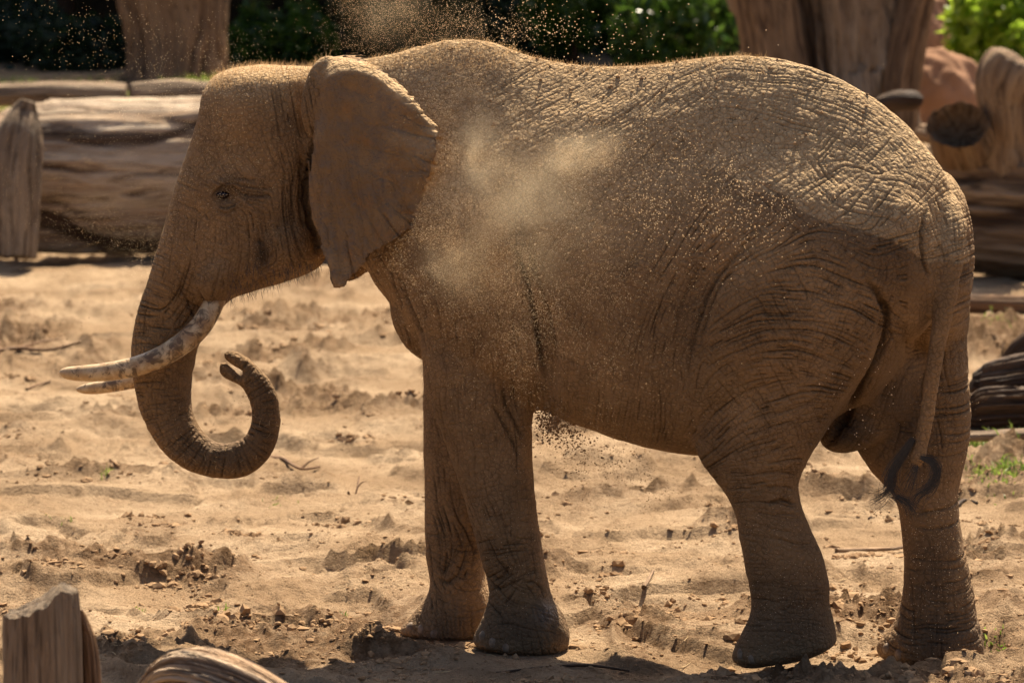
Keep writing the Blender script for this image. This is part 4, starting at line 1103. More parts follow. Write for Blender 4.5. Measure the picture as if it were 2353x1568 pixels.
litz = sstep(0.05, 0.6, NRM[:, 2]) * sstep(700, 500, VY)
dep = (0.011 - 0.0055 * litz) * s1 + (0.007 - 0.0045 * litz) * s1w + EARF + 1.3 * s2 - 0.004 * skin_n * (1 - earf) + 0.014 * earf * creases + 0.008 * earf * fbm(BV[:, 0] * 9, BV[:, 1] * 9, BV[:, 2] * 9, oct=3, seed=69)
# rings of the trunk's inner side and folded wrist, tiny lumps of caked sand on the back
bx, by = BV[:, 0], BV[:, 2]
NZ = NRM[:, 2]
dusty = sstep(0.05, 0.75, NZ + 0.25 * fbm(BV[:, 0] * 3, BV[:, 1] * 3, BV[:, 2] * 3, oct=3, seed=63)) * sstep(1000, 600, VY)
lumps = np.clip(fbm(BV[:, 0] * 32, BV[:, 1] * 32, BV[:, 2] * 32, oct=2, seed=65) - 0.18, 0, 1)
dep = dep - 0.003 * lumps * dusty * (1 - 0.5 * earf) * (VX > 480)
BV = BV - dep[:, None] * NRM
BV[nv0 + loose] = (BV[ea[loose]] + BV[eb[loose]]) / 2
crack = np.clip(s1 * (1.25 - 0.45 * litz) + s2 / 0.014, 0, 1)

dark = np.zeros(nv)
for (x, y, rx, ry, am) in [(602, 582, 20, 38, 1.0), (513, 447, 26, 19, 1.0), (516, 447, 44, 34, .55), (1180, 1440, 120, 60, .6), (1040, 1440, 110, 50, .5), (1810, 1440, 130, 90, .62), (2170, 1470, 110, 80, .8), (2130, 1330, 60, 120, .5), (1240, 1420, 40, 50, .5), (520, 1040, 110, 50, .45), (600, 970, 30, 90, .45), (1250, 800, 24, 90, .35), (2060, 950, 95, 120, .75), (1955, 1000, 95, 80, .95)]:  # the groin entries at the end put its shade into the skin colour
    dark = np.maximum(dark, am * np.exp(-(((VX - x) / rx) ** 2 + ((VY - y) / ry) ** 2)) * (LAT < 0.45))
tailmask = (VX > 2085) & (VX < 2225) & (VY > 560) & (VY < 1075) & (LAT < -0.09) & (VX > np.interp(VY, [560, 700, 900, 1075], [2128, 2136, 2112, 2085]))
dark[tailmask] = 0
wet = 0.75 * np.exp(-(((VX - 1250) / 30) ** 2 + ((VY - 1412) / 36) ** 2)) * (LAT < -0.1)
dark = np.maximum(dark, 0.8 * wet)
dust = np.clip(dusty * 0.95 + 0.30 * sstep(0.0, 0.6, fbm(BV[:, 0] * 1.7, BV[:, 1] * 1.7, BV[:, 2] * 1.7, oct=3, seed=67)) * sstep(1350, 900, VY), 0, 1)
edge = np.interp(VX, [1500, 1640, 1740, 1790, 1830, 1880, 1950, 2030, 2080, 2110, 2140, 2200], [330, 380, 420, 432, 470, 505, 525, 548, 565, 588, 600, 600]) + 10 * fbm(VX / 22, VY / 22, oct=3, seed=81) + 26 * vnoise(VX / 26, VY / 26, seed=82) * sstep(1880, 1780, VX)
pale = sstep(3, -3, VY - edge) * sstep(1600, 1800, VX + 60 * fbm(VX / 50, VY / 50, seed=83)) * (LAT < 0.1)
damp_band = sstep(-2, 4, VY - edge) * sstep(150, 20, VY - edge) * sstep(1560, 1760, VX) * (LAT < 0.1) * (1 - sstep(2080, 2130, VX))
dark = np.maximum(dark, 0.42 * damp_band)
dust = np.clip(dust * (1 - 0.8 * damp_band), 0, 1)
dust = dust * (1 - 0.75 * (VX < 720) * sstep(260, 380, VY))
dust = np.maximum(dust, 0.8 * pale)
dust[tailmask] = np.maximum(dust[tailmask], 0.12)  # tail coloured paler so it looks lit against the leg behind
dust = np.maximum(dust, 0.0 * sstep(900, 600, VY) * sstep(1650, 1900, VX) * sstep(700, 500, VY))
elephant = empty('elephant', (float(C0[0]), float(C0[1]), 0.0))
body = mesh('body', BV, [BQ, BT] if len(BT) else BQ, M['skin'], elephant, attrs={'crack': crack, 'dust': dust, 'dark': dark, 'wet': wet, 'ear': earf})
tag(elephant, 'dusty brown African elephant with curled trunk throwing sand over its back', 'elephant')

# tusks
def tusk(pts, d, label=None):
    P = catmull(pts, 8)
    c = W(P[:, 0], P[:, 1], P[:, 3]); r = P[:, 2] / 547.0
    T = np.gradient(c, axis=0); T /= np.linalg.norm(T, axis=1)[:, None]
    S = np.cross(T, N_FAR); S /= np.linalg.norm(S, axis=1)[:, None]; U = np.cross(S, T)
    ph = np.linspace(0, 2 * np.pi, 28, endpoint=False)
    V = c[:, None] + r[:, None, None] * (np.cos(ph)[None, :, None] * S[:, None] + np.sin(ph)[None, :, None] * U[:, None])
    n = len(P); st = np.repeat(np.linspace(1, 0, n), 28)
    V = V.reshape(-1, 3); F = [grid_faces(n, 28, True)]
    V = np.vstack([V, c[-1] + T[-1] * r[-1] * 0.5]); r2 = np.arange(28) + (n - 1) * 28
    F.append(np.stack([r2, np.roll(r2, -1), np.full(28, n * 28)], -1))
    o = mesh('tusk', V, F, M['ivory'], elephant, attrs={'stain': np.append(st, 0)})
    if label: o['label'] = label
tusk([(520, 610, 20, -.03), (508, 652, 22, -.08), (488, 702, 25, -.145), (461, 748, 26, -.18), (422, 786, 26, -.20), (370, 819, 25, -.21), (310, 842, 23.5, -.215), (250, 853, 22, -.215), (195, 857, 19, -.21), (160, 857, 15.5, -.205), (144, 856, 10, -.20), (138, 856, 5, -.2)], 0, 'ivory near tusk with dark brown stains along its length')
tusk([(405, 805, 18, .10), (370, 850, 19, .15), (335, 868, 18, .18), (280, 881, 16.5, .18), (225, 890, 15, .18), (195, 893, 12, .18), (180, 894, 6, .18), (176, 894, 3, .18)], 0)

# eye, set into the lids
def skin_at(px, py, maxlat=0.05):
    k = np.where((np.abs(VX - px) < 6) & (np.abs(VY - py) < 6) & (LAT < maxlat))[0]
    return BV[k[np.argmin(BV[k] @ N_FAR)]]
VX, VY = project(BV)
def ball(name, c, r, mat, sc=(1, 1, 1)):
    bm = bmesh.new(); bmesh.ops.create_uvsphere(bm, u_segments=24, v_segments=16, radius=r)
    V = np.array([v.co[:] for v in bm.verts]) * np.array(sc); bm.to_mesh(me_ := bpy.data.meshes.new(name)); bm.free()
    for p in me_.polygons: p.use_smooth = True
    me_.vertices.foreach_set('co', (V + np.array(c)).astype(np.float32).ravel()); me_.materials.append(mat)
    return link(bpy.data.objects.new(name, me_), elephant)
ep = skin_at(514, 452)
ball('eye', ep + N_FAR * 0.012, 0.027, M['eye'], (1.2, 1, 0.72))
# toenails
for (px, py, d) in [(936, 1438, .05), (962, 1448, .02), (990, 1455, 0), (1697, 1498, -.36), (1722, 1516, -.36), (1104, 1458, -.30), (1126, 1476, -.3), (1156, 1488, -.3), (2032, 1488, .1), (2062, 1508, .1)]:
    q = skin_at(px, py, 0.3)
    ball('toenail', q + N_FAR * 0.019, 0.026, M['nail'], (0.9, 0.9, 1.05))


def strands(name, roots, dirs, length, width, mat, parent, droop=0.0, seg=3, jitter=0.3, seed=0):
    g = np.random.default_rng(seed); n = len(roots)
    d = dirs + jitter * g.standard_normal((n, 3)); d /= np.linalg.norm(d, axis=1)[:, None]
    side = np.cross(d, np.array([0, 1.0, 0])); side /= np.linalg.norm(side, axis=1)[:, None] + 1e-9
    ln = length * g.uniform(0.5, 1.3, n)[:, None]
    rows = []; p = roots.copy()
    cv = g.standard_normal((n, 3)) * 0.25
    for k in range(seg + 1):
        t = k / seg; w = width * (1 - 0.8 * t)
        rows += [p - side * w / 2, p + side * w / 2]
        d = d + (cv + np.array([0, 0, -droop])) / seg; d /= np.linalg.norm(d, axis=1)[:, None]
        p = p + d * ln / seg
    V = np.stack(rows, 1).reshape(-1, 3); m = 2 * (seg + 1)
    i = np.arange(n)[:, None] * m
    F = np.concatenate([i + np.array([[2 * k, 2 * k + 1, 2 * k + 3, 2 * k + 2]]) for k in range(seg)])
    return tag(mesh(name, V, F, mat, parent, smooth=False), kind='stuff')

NRM = normals(BV)
g = np.random.default_rng(5)
def pick(mask, n):
    k = np.where(mask)[0]; return g.choice(k, min(n, len(k)), replace=False)
topm = (NRM[:, 2] > 0.55)
k = pick(topm & (VX > 485) & (VX < 760) & (VY < 215) & (~near_ear), 1100)
o = strands('hair', BV[k], NRM[k] + np.array([0.2, -.1, 0.2]), 0.028, 0.0012, M['hair'], elephant, 0.2, seed=1); o['label'] = 'orange hair on the crown of the head'
k = pick(topm & (VX > 840) & (VX < 1180) & (VY < 160), 1000)
o = strands('hair', BV[k], NRM[k] + np.array([0.5, -.1, 0]), 0.028, 0.0012, M['hair'], elephant, 0.3, seed=2); o['label'] = 'pale hair along the withers'
k = pick((NRM[:, 2] > 0.8) & (VX > 1180) & (VX < 1760) & (VY < 170), 800)
strands('hair', BV[k], NRM[k], 0.020, 0.0014, M['hair'], elephant, 0.1, seed=3)
k = pick((NRM[:, 2] < -0.2) & (VX > 520) & (VX < 760) & (VY > 600) & (VY < 700), 420)
o = strands('hair', BV[k], np.tile([0.1, 0, -1.0], (len(k), 1)), 0.045, 0.0013, M['hair_dark'], elephant, 0.3, seed=4); o['label'] = 'dark chin bristles'
k = pick((NRM @ A_FWD > 0.75) & (VX < 1000) & (VX > 940) & (VY > 760) & (VY < 1150), 420)
strands('hair', BV[k], NRM[k] + np.array([0, 0, -.8]), 0.030, 0.0011, M['hair'], elephant, 0.4, seed=6)
# tail tuft: two curved locks of dark bristles that meet below
V = []; F = []
def lock(pts, n, spread, wid, d=-0.20):
    global V, F
    for i in range(n):
        off_ = g.normal(0, 1, 2); e = g.normal(0, 1, 2); t1 = g.uniform(0.75, 1.0)
        P = catmull(pts, 4)
        t = np.linspace(0, 1, len(P))
        P = P + (off_[None] * (3 + spread * t[:, None])) + e[None] * spread * (t[:, None] ** 3)
        P = P[:max(4, int(len(P) * t1))]
        dd = d - 0.02 + g.normal(0, 0.012) + np.zeros(len(P))
        c = W(P[:, 0], P[:, 1], dd)
        w = wid * np.linspace(1, 0.4, len(P))[:, None]
        tg = np.gradient(c, axis=0); sd = np.cross(tg, N_FAR); sd /= np.linalg.norm(sd, axis=1)[:, None] + 1e-9
        i0 = len(V); V += list((c - sd * w)) + list((c + sd * w)); m = len(P)
        F += [(i0 + k, i0 + k + 1, i0 + m + k + 1, i0 + m + k) for k in range(m - 1)]
lock([(2096, 1010), (2076, 1040), (2052, 1075), (2042, 1110), (2052, 1138), (2080, 1150)], 95, 9, .0009)
lock([(2116, 1050), (2140, 1060), (2150, 1085), (2136, 1118), (2108, 1140), (2096, 1178)], 95, 9, .0009)
lock([(2050, 1080), (2044, 1120), (2028, 1138), (2012, 1146), (2030, 1156)], 45, 9, .0009)
lock([(2060, 1140), (2080, 1152), (2094, 1170), (2100, 1182)], 60, 6, .0009)
lock([(2105, 1068), (2100, 1090), (2090, 1120), (2085, 1150)], 30, 12, .0008)
o = mesh('tail_tuft', np.array(V), np.array(F), M['hair_dark'], elephant, smooth=False); o['label'] = 'blue-black bristles curling at the tail tip'

# ------------------------------------------------------------------ small things on the ground
ICO_T = (1 + 5 ** 0.5) / 2
ICO_V = np.array([(-1, ICO_T, 0), (1, ICO_T, 0), (-1, -ICO_T, 0), (1, -ICO_T, 0), (0, -1, ICO_T), (0, 1, ICO_T), (0, -1, -ICO_T), (0, 1, -ICO_T), (ICO_T, 0, -1), (ICO_T, 0, 1), (-ICO_T, 0, -1), (-ICO_T, 0, 1)]) / math.sqrt(1 + ICO_T ** 2)
ICO_F = np.array([(0, 11, 5), (0, 5, 1), (0, 1, 7), (0, 7, 10), (0, 10, 11), (1, 5, 9), (5, 11, 4), (11, 10, 2), (10, 7, 6), (7, 1, 8), (3, 9, 4), (3, 4, 2), (3, 2, 6), (3, 6, 8), (3, 8, 9), (4, 9, 5), (2, 4, 11), (6, 2, 10), (8, 6, 7), (9, 8, 1)])
OCT_V = np.array([(1, 0, 0), (-1, 0, 0), (0, 1, 0), (0, -1, 0), (0, 0, 1), (0, 0, -1)], float)
OCT_F = np.array([(0, 2, 4), (2, 1, 4), (1, 3, 4), (3, 0, 4), (2, 0, 5), (1, 2, 5), (3, 1, 5), (0, 3, 5)])
TET_V = np.array([(1, 1, 1), (1, -1, -1), (-1, 1, -1), (-1, -1, 1)]) / math.sqrt(3)
TET_F = np.array([(0, 1, 2), (0, 3, 1), (0, 2, 3), (1, 3, 2)])


def scatter(name, P, R, base, faces, mat, g, flat=1.0, rough=0.25, parent=None, smooth=False):
    n = len(P); m = len(base)
    V = np.repeat(base[None], n, 0) * (1 + rough * g.standard_normal((n, m, 1)))
    a = g.uniform(0, 2 * np.pi, n); ca, sa = np.cos(a)[:, None], np.sin(a)[:, None]
    b = g.uniform(-1.2, 1.2, n); cb, sb = np.cos(b)[:, None], np.sin(b)[:, None]
    x, y, z = V[..., 0] * g.uniform(0.7, 1.5, (n, 1)), V[..., 1], V[..., 2]
    y, z = y * cb - z * sb, y * sb + z * cb
    x, y = x * ca - y * sa, x * sa + y * ca
    V = np.stack([x, y, z * flat], -1) * R[:, None, None] + P[:, None, :]
    F = (faces[None] + (np.arange(n) * m)[:, None, None]).reshape(-1, faces.shape[1])
    return mesh(name, V.reshape(-1, 3), F, mat, parent, smooth=smooth)


g = np.random.default_rng(11)
n = 200000
aa = np.radians(g.uniform(4.6, 11.2, n)); yy = CAM_H / np.tan(aa); xx = yy * g.uniform(-0.15, 0.15, n)
pt = fbm(xx * 0.75, yy * 0.6, oct=3, seed=41); pt2 = fbm(xx * 2.3, yy * 1.6, oct=2, seed=83)
zz, dm = terrain(xx, yy)
prob = 0.012 + 0.22 * sstep(0.0, 0.5, pt) + 0.30 * sstep(0.15, 0.6, pt2) + 0.5 * dm
k = g.random(n) < prob * 0.40
xx, yy, zz = xx[k], yy[k], zz[k]
R = np.clip(g.lognormal(math.log(0.0034), 0.68, len(xx)), 0.0018, 0.030)
def lumps_of(name, xx, yy, zz, R, mat, flat, rough, label):
    """small lumps get eight faces, larger ones twenty; one mesh"""
    big = R > 0.0075
    obs = []
    for kb, bv, bf in ((big, ICO_V, ICO_F), (~big, OCT_V, OCT_F)):
        obs.append(scatter(name, np.stack([xx, yy, zz], -1)[kb], R[kb] * (1 if bv is ICO_V else 1.15), bv, bf, mat, g, flat, rough, smooth=False))
    A, B = obs
    va = np.empty(len(A.data.vertices) * 3, np.float32); A.data.vertices.foreach_get('co', va); vb = np.empty(len(B.data.vertices) * 3, np.float32); B.data.vertices.foreach_get('co', vb)
    fa = np.empty(len(A.data.loops), np.int32); A.data.loops.foreach_get('vertex_index', fa); fb = np.empty(len(B.data.loops), np.int32); B.data.loops.foreach_get('vertex_index', fb)
    for o in obs: bpy.data.objects.remove(o)
    return tag(mesh(name, np.concatenate([va, vb]).reshape(-1, 3), np.concatenate([fa, fb + len(va) // 3]).reshape(-1, 3), mat, smooth=False), label, 'sand', kind='stuff')
lumps_of('sand_clods', xx, yy, zz + R * 0.25, R, M['clod'], 0.5, 0.22, 'scattered clods of damp sand across the enclosure floor')

# heaps of larger damp clods along the trampled patches
nc = 2600
aa = np.radians(g.uniform(4.9, 11.0, nc)); cy_ = CAM_H / np.tan(aa); cx_ = cy_ * g.uniform(-0.14, 0.14, nc)
_, dmc = terrain(cx_, cy_)
k = (g.random(nc) < 0.10 + 0.5 * np.clip(dmc - 0.25, 0, 1)) ; cx_, cy_ = cx_[k][:230], cy_[k][:230]
px_, py_, rr_ = [], [], []
for x0, y0 in zip(cx_, cy_):
    m_ = int(g.uniform(14, 60)); sxx = g.uniform(0.04, 0.18); ang_ = g.normal(0, 0.4)
    u_ = g.normal(0, sxx, m_); v_ = g.normal(0, sxx * 0.45, m_)
    px_.append(x0 + u_ * math.cos(ang_) - v_ * math.sin(ang_)); py_.append(y0 + u_ * math.sin(ang_) + v_ * math.cos(ang_)); rr_.append(np.clip(g.lognormal(math.log(0.0085), 0.6, m_), 0.003, 0.030))
xx = np.concatenate(px_); yy = np.concatenate(py_); R = np.concatenate(rr_); zz, _ = terrain(xx, yy)
M['crumb'] = mat_simple('damp_sand_lump', (0.36, 0.235, 0.130), 0.95, 0.1, (0.22, 0.135, 0.070), 25, bumpd=0.012)
lumps_of('sand_lumps', xx, yy, zz - R * 0.05, R, M['crumb'], 0.8, 0.26, 'heaps of broken damp sand lumps on the trampled floor')

# straw and dry stalks
def sticks(name, P, ln, wid, mat, g, tilt=0.15):
    n = len(P); a = g.uniform(0, np.pi, n); e = g.normal(0, tilt, n)
    d = np.stack([np.cos(a) * np.cos(e), np.sin(a) * np.cos(e), np.sin(e)], -1) * ln[:, None]
    s = np.stack([-np.sin(a), np.cos(a), 0 * a], -1) * wid[:, None]
    u = np.array([0, 0, 1.0]) * wid[:, None]
    mid = d * 0.1 + u * 3 * g.standard_normal((n, 1))
    V = np.stack([P - d - s, P - d + u, P - d + s, P + mid - s, P + mid + u, P + mid + s, P + d - s, P + d + u, P + d + s], 1).reshape(-1, 3)
    i = np.arange(n)[:, None] * 9
    F = np.concatenate([i + np.array([q]) for q in ((0, 1, 4, 3), (1, 2, 5, 4), (3, 4, 7, 6), (4, 5, 8, 7))])
    return mesh(name, V, F, mat, smooth=False)
n = 520
aa = np.radians(g.uniform(5.0, 11.0, n)); yy = CAM_H / np.tan(aa); xx = yy * g.uniform(-0.14, 0.14, n); zz, _ = terrain(xx, yy)
tag(sticks('straw_litter', np.stack([xx, yy, zz + 0.006], -1), g.uniform(0.010, 0.045, n), g.uniform(0.0008, 0.0020, n), M['straw'], g), 'scattered straw stalks on the sand', 'straw', kind='stuff')


def stick(name, pts, r, mat, label, cat='stick', side=None, group='twigs and sticks on the sand'):
    P = ground_at(np.array([p[0] for p in pts], float), np.array([p[1] for p in pts], float))
    z, _ = terrain(P[:, 0], P[:, 1]); P[:, 2] = np.maximum(z, z.mean()) + r * 0.7 + np.array([p[2] if len(p) > 2 else 0 for p in pts])
    if side:
        root = empty(name, tuple(P[0]))
        log_mesh('stem', P, np.linspace(r, r * 0.5, len(P)), mat, root, seed=int(pts[0][0]) % 50, nseg=12, per=8, wavy=0.25, rough=0.15)
        for sd in side:
            i = sd[0]; q = [P[i], P[i] + np.array(sd[1]) * 0.5 + np.array([0, 0, .01]), P[i] + np.array(sd[1])]
            log_mesh('side_twig', q, [r * 0.6, r * 0.45, r * 0.25], mat, root, seed=i + 3, nseg=8, per=6, wavy=0.25)
        return tag(root, label, cat, group)
    return tag(log_mesh(name, P, np.linspace(r, r * 0.6, len(P)), mat, seed=int(pts[0][0]) % 50, nseg=12, per=8, wavy=0.25, rough=0.15), label, cat, group)

stick('fallen_branch', [(-40, 842), (40, 830), (110, 834), (185, 832)], 0.016, M['wood_brown'], 'long brown stick on the sand at the left picture edge', side=[(1, (0.28, 0.35, 0.03))])
stick('twig', [(618, 1052), (650, 1066), (690, 1078), (735, 1074)], 0.012, M['wood_brown'], 'bent brown twig on the sand right of the curled trunk', side=[(2, (0.10, 0.10, 0.05))])
stick('twig', [(800, 1168), (812, 1160), (820, 1150, .05), (825, 1140, .09)], 0.007, M['wood_brown'], 'small forked twig sticking up left of the far front leg', side=[(1, (0.03, 0.02, 0.09)), (2, (0.05, -0.03, 0.04))])
stick('twig', [(1920, 1272), (1990, 1266), (2050, 1258), (2085, 1252)], 0.013, M['wood_tan'], 'straight pale stick on the sand between the hind legs')
stick('twig', [(2195, 1172), (2215, 1160), (2245, 1164)], 0.011, M['wood_dark'], 'short dark twig right of the far hind leg')
stick('twig', [(1478, 1373), (1490, 1362), (1500, 1346)], 0.011, M['wood_tan'], 'short pale twig beside the ridged sand under the belly')
stick('twig', [(1140, 1566), (1250, 1562), (1350, 1564), (1445, 1560)], 0.008, M['wood_dark'], 'thin dark stick in the shadow at the bottom edge')
stick('twig', [(2190, 905), (2240, 912), (2300, 922)], 0.010, M['wood_brown'], 'thin brown stick left of the rotten logs')
stick('twig', [(60, 905), (110, 892), (165, 884)], 0.008, M['wood_brown'], 'thin stick on the sand below the tusk tips')
stick('twig', [(520, 868), (560, 872), (590, 878)], 0.010, M['wood_brown'], 'thin stick seen through the curl of the trunk')

# broken bark shell and block of bark
p = ground_at(240, 728)
root = empty('bark_shell', tuple(p))
u = np.linspace(-1.7, 1.7, 26); v = np.linspace(0, 1, 14)
Uu, Vv = np.meshgrid(u, v)
rad = 0.065 * (1 - 0.35 * (Vv - 0.5) ** 2 * 4) * (1 + 0.12 * vnoise(Uu * 3, Vv * 4, seed=3))
bxx = np.cos(Uu) * rad; bzz = 0.03 - np.sin(Uu) * rad * 0.2 + np.abs(np.sin(Uu)) * rad * 0.8
outer = np.stack([p[0] - 0.05 + (Vv - 0.5) * 0.16 + 0.05 * np.sin(Uu), p[1] + np.sin(Uu) * rad * 1.3, p[2] + 0.02 + (1 - np.cos(Uu)) * rad * 0.9], -1).reshape(-1, 3)
inner = outer + np.array([0, 0, 0.012])
nV = len(outer)
gr = np.stack([outer[:, 0], outer[:, 1], outer[:, 2] * 4], -1)
mesh('shell', np.vstack([outer, inner]), [grid_faces(14, 26), grid_faces(14, 26, False, nV)[:, ::-1]], M['wood_brown'], root, attrs={'grain': np.vstack([gr, gr]), 'crack': np.zeros(2 * nV)})
log_mesh('strip', [p + np.array(q) for q in ((0.02, 0.06, 0.035), (0.12, 0.10, 0.055), (0.22, 0.10, 0.03), (0.30, 0.06, 0.015))], [0.03, 0.042, 0.034, 0.012], M['wood_brown'], root, seed=31, nseg=24, wavy=0.3, rough=0.2, squash=0.6)
tag(root, 'curled piece of brown bark on the sand left of the trunk', 'bark')
p = ground_at(2298, 1312)
tag(log_mesh('bark_block', [p + np.array(q) for q in ((-0.068, 0, 0.016), (-0.03, 0, 0.02), (0.03, 0.0, 0.02), (0.068, 0.01, 0.016))], [0.018, 0.024, 0.023, 0.016], M['wood_brown'], seed=32, nseg=20, wavy=0.25, rough=0.2), 'reddish brown bark block half sunk in sand at the right edge', 'bark')
p = ground_at(2145, 1560)
tag(log_mesh('bark_block', [p + np.array(q) for q in ((-0.05, 0, 0.0), (0.0, 0, 0.03), (0.03, 0.0, 0.045))], [0.012, 0.026, 0.012], M['wood_tan'], seed=33, nseg=20, wavy=0.25, rough=0.2, squash=0.5), 'tan chip of bark at the bottom edge below the far hind foot', 'bark')


def blades(name, c, n, spread, h, mat, parent=None, seed=0, wid=0.0025, depth=1.0):
    g = np.random.default_rng(seed)
    x = c[0] + g.normal(0, spread, n); y = c[1] + g.normal(0, spread * depth, n); z, _ = terrain(x, y)
    P = np.stack([x, y, z - 0.004], -1)
    d = g.standard_normal((n, 3)) * 0.45; d[:, 2] = 1; d /= np.linalg.norm(d, axis=1)[:, None]
    s = np.cross(d, g.standard_normal((n, 3))); s /= np.linalg.norm(s, axis=1)[:, None]
    L_ = h * g.uniform(0.4, 1.2, n)[:, None]
    bend = np.stack([d[:, 0], d[:, 1], -0.5 * np.ones(n)], -1) * L_ * g.uniform(0, 0.5, (n, 1))
    w = wid * g.uniform(0.6, 1.4, n)[:, None]
    V = np.stack([P - s * w, P + s * w, P + d * L_ * 0.6 - s * w * 0.8, P + d * L_ * 0.6 + s * w * 0.8, P + d * L_ + bend], 1).reshape(-1, 3)
    i = np.arange(n)[:, None] * 5
    return mesh(name, V, [np.concatenate([i + np.array([[0, 1, 3, 2]])]), np.concatenate([i + np.array([[2, 3, 4]])])], mat, parent, smooth=False, attrs={'tone': np.repeat(np.clip(g.normal(0.5, 0.3, n), 0, 1), 5)})


for i, (px, py, n, sp, h, lab) in enumerate([
        (243, 1122, 9, .02, .075, 'lone green grass sprig left of the trunk bend'), (165, 1232, 16, .03, .03, 'low green sprouts below the tusks, by the damp hollow'), (118, 1220, 10, .03, .03, 'tiny green sprout left of the trunk, nearest the left stump'),
        (322, 1398, 14, .016, .032, 'small leafy green seedling right of the corner stump'), (478, 1398, 7, .015, .04, 'thin upright sprout in the sand under the trunk'), (508, 1415, 7, .012, .05, 'tall thin grass sprout under the trunk bend'),
        (640, 1186, 16, .04, .03, 'low green sprouts on the sand right of the trunk curl'), (790, 1408, 8, .015, .035, 'small sprout left of the far front foot'), (1815, 1306, 10, .012, .022, 'tiny green sprout left of the raised hind foot'),
        (2240, 1040, 60, .05, .06, 'green grass tuft just right of the far hind leg, below the board'), (2300, 1035, 110, .09, .085, 'tall green grass tuft in front of the half-buried board'), (2345, 1040, 90, .08, .10, 'tall grass tuft at the right picture edge'),
        (2325, 1108, 170, .09, .075, 'broad yellow-green grass tuft near the right edge'), (2252, 1102, 50, .07, .045, 'sparse low grass patch beside the far hind leg'), (2262, 1142, 40, .08, .03, 'flat dry grass patch below the broad tuft'), (2300, 1146, 30, .04, .03, 'small grass patch at the right edge under the broad tuft'),
        (2120, 1522, 22, .05, .03, 'low grass at the heel of the far hind foot'), (2285, 1492, 18, .03, .03, 'small green sprout right of the far hind foot'), (2270, 768, 60, .16, .04, 'faint grass strip on the sand below the thin brown log')]):
    c = ground_at(px, py)
    root = empty('grass_tuft', (float(c[0]), float(c[1]), gz(c[0], c[1])))
    tag(blades('blades', c, n * (2 if px > 2200 else 1), sp, h, M['grass'], root, seed=300 + i, depth=1.6, wid=0.004 if px > 2200 else 0.0025), kind='stuff')
    tag(root, lab, 'grass', 'grass tufts and sprouts on the sand')
# turf on the bank behind the huge log
n = 16000
g = np.random.default_rng(13)
x = g.uniform(-9.5, 2.5, n); y = 41.4 + 9 * g.random(n) ** 1.3
k = vnoise(x * 0.9, y * 0.6, seed=55) + 0.3 * g.standard_normal(n) > -0.1
x, y = x[k], y[k]; n = len(x)
z, _ = terrain(x, y); P = np.stack([x, y, z - 0.01], -1)
d = g.standard_normal((n, 3)) * 0.5; d[:, 2] = 1; Ln = g.uniform(0.05, 0.17, n)[:, None]
s = np.stack([np.ones(n), np.zeros(n), np.zeros(n)], -1) * 0.008
V = np.stack([P - s, P + s, P + d * Ln], 1).reshape(-1, 3)
tag(mesh('turf', V, np.arange(n)[:, None] * 3 + np.array([[0, 1, 2]]), M['grass'], smooth=False, attrs={'tone': np.repeat(g.random(n), 3)}), 'strip of grass on the bank behind the huge log', 'grass', kind='stuff')

# ------------------------------------------------------------------ sand thrown by the trunk
def cloud(specs, g):
    P = []; R = []
    for (px, py, sx, sy, ro, n, d0, d1, r0, r1) in specs:
        a = g.standard_normal((n, 2)) * np.array([sx, sy]); c, s = math.cos(ro), math.sin(ro)
        x = px + a[:, 0] * c - a[:, 1] * s; y = py + a[:, 0] * s + a[:, 1] * c
        w = fbm(x / 60, y / 60, oct=3, seed=n % 97)
        k = w + 0.25 * g.standard_normal(n) > -0.12
        if d0 < -0.55: k &= ~(in_poly(x, y, EAR) & (g.random(n) > 0.06))
        P.append(W(x[k], y[k], g.uniform(d0, d1, k.sum()) - HO(x[k]))); R.append(np.exp(g.uniform(math.log(r0), math.log(r1), k.sum())))
    return np.vstack(P), np.concatenate(R)

g = np.random.default_rng(17)
FINE = [  # x, y, sx, sy, turn, count, lateral from, to, radius from, to
    (850, 30, 55, 70, 0, 9000, -0.9, -0.3, .0007, .0016), (960, 45, 90, 45, 0, 7000, -0.8, -0.2, .0008, .0018), (1090, 50, 110, 50, 0.2, 3600, -0.8, -0.2, .0010, .0024),
    (1085, 350, 45, 110, 0.05, 15000, -1.15, -0.7, .0007, .0016), (1000, 290, 60, 120, 0, 6000, -1.1, -0.7, .0007, .0014), (1335, 350, 55, 30, -0.25, 11000, -1.15, -0.75, .0007, .0016), (1230, 370, 100, 60, -0.2, 9000, -1.15, -0.7, .0007, .0016), (1170, 490, 130, 90, 0.3, 13000, -1.2, -0.75, .0007, .0016),
    (1010, 600, 60, 55, 0.2, 11000, -1.25, -0.85, .0007, .0016), (1130, 640, 90, 90, 0.6, 9000, -1.3, -0.9, .0007, .0016), (1300, 560, 170, 130, 0, 8000, -1.25, -0.8, .0008, .0016), (1400, 380, 110, 70, 0, 4000, -1.15, -0.75, .0008, .0020), (1180, 750, 60, 90, 0.4, 4500, -1.35, -1.0, .0007, .0016), (1330, 800, 130, 140, 0, 4500, -1.5, -1.0, .0007, .0016),
    (470, 330, 90, 120, 0.2, 5000, -0.9, -0.35, .0007, .0016), (300, 470, 110, 90, 0, 4500, -0.8, -0.2, .0007, .0016), (340, 590, 80, 50, 0.3, 2500, -0.7, -0.2, .0007, .0015), (150, 450, 120, 110, 0, 2200, -0.8, -0.2, .0008, .0016), (330, 100, 200, 70, 0, 900, -0.8, -0.1, .0012, .0024), (120, 120, 100, 70, 0, 260, -0.8, -0.1, .0013, .0024), (420, 200, 100, 60, 0, 1300, -0.8, -0.2, .0010, .0022), (520, 560, 80, 100, 0, 1800, -0.8, -0.4, .0008, .0014)]
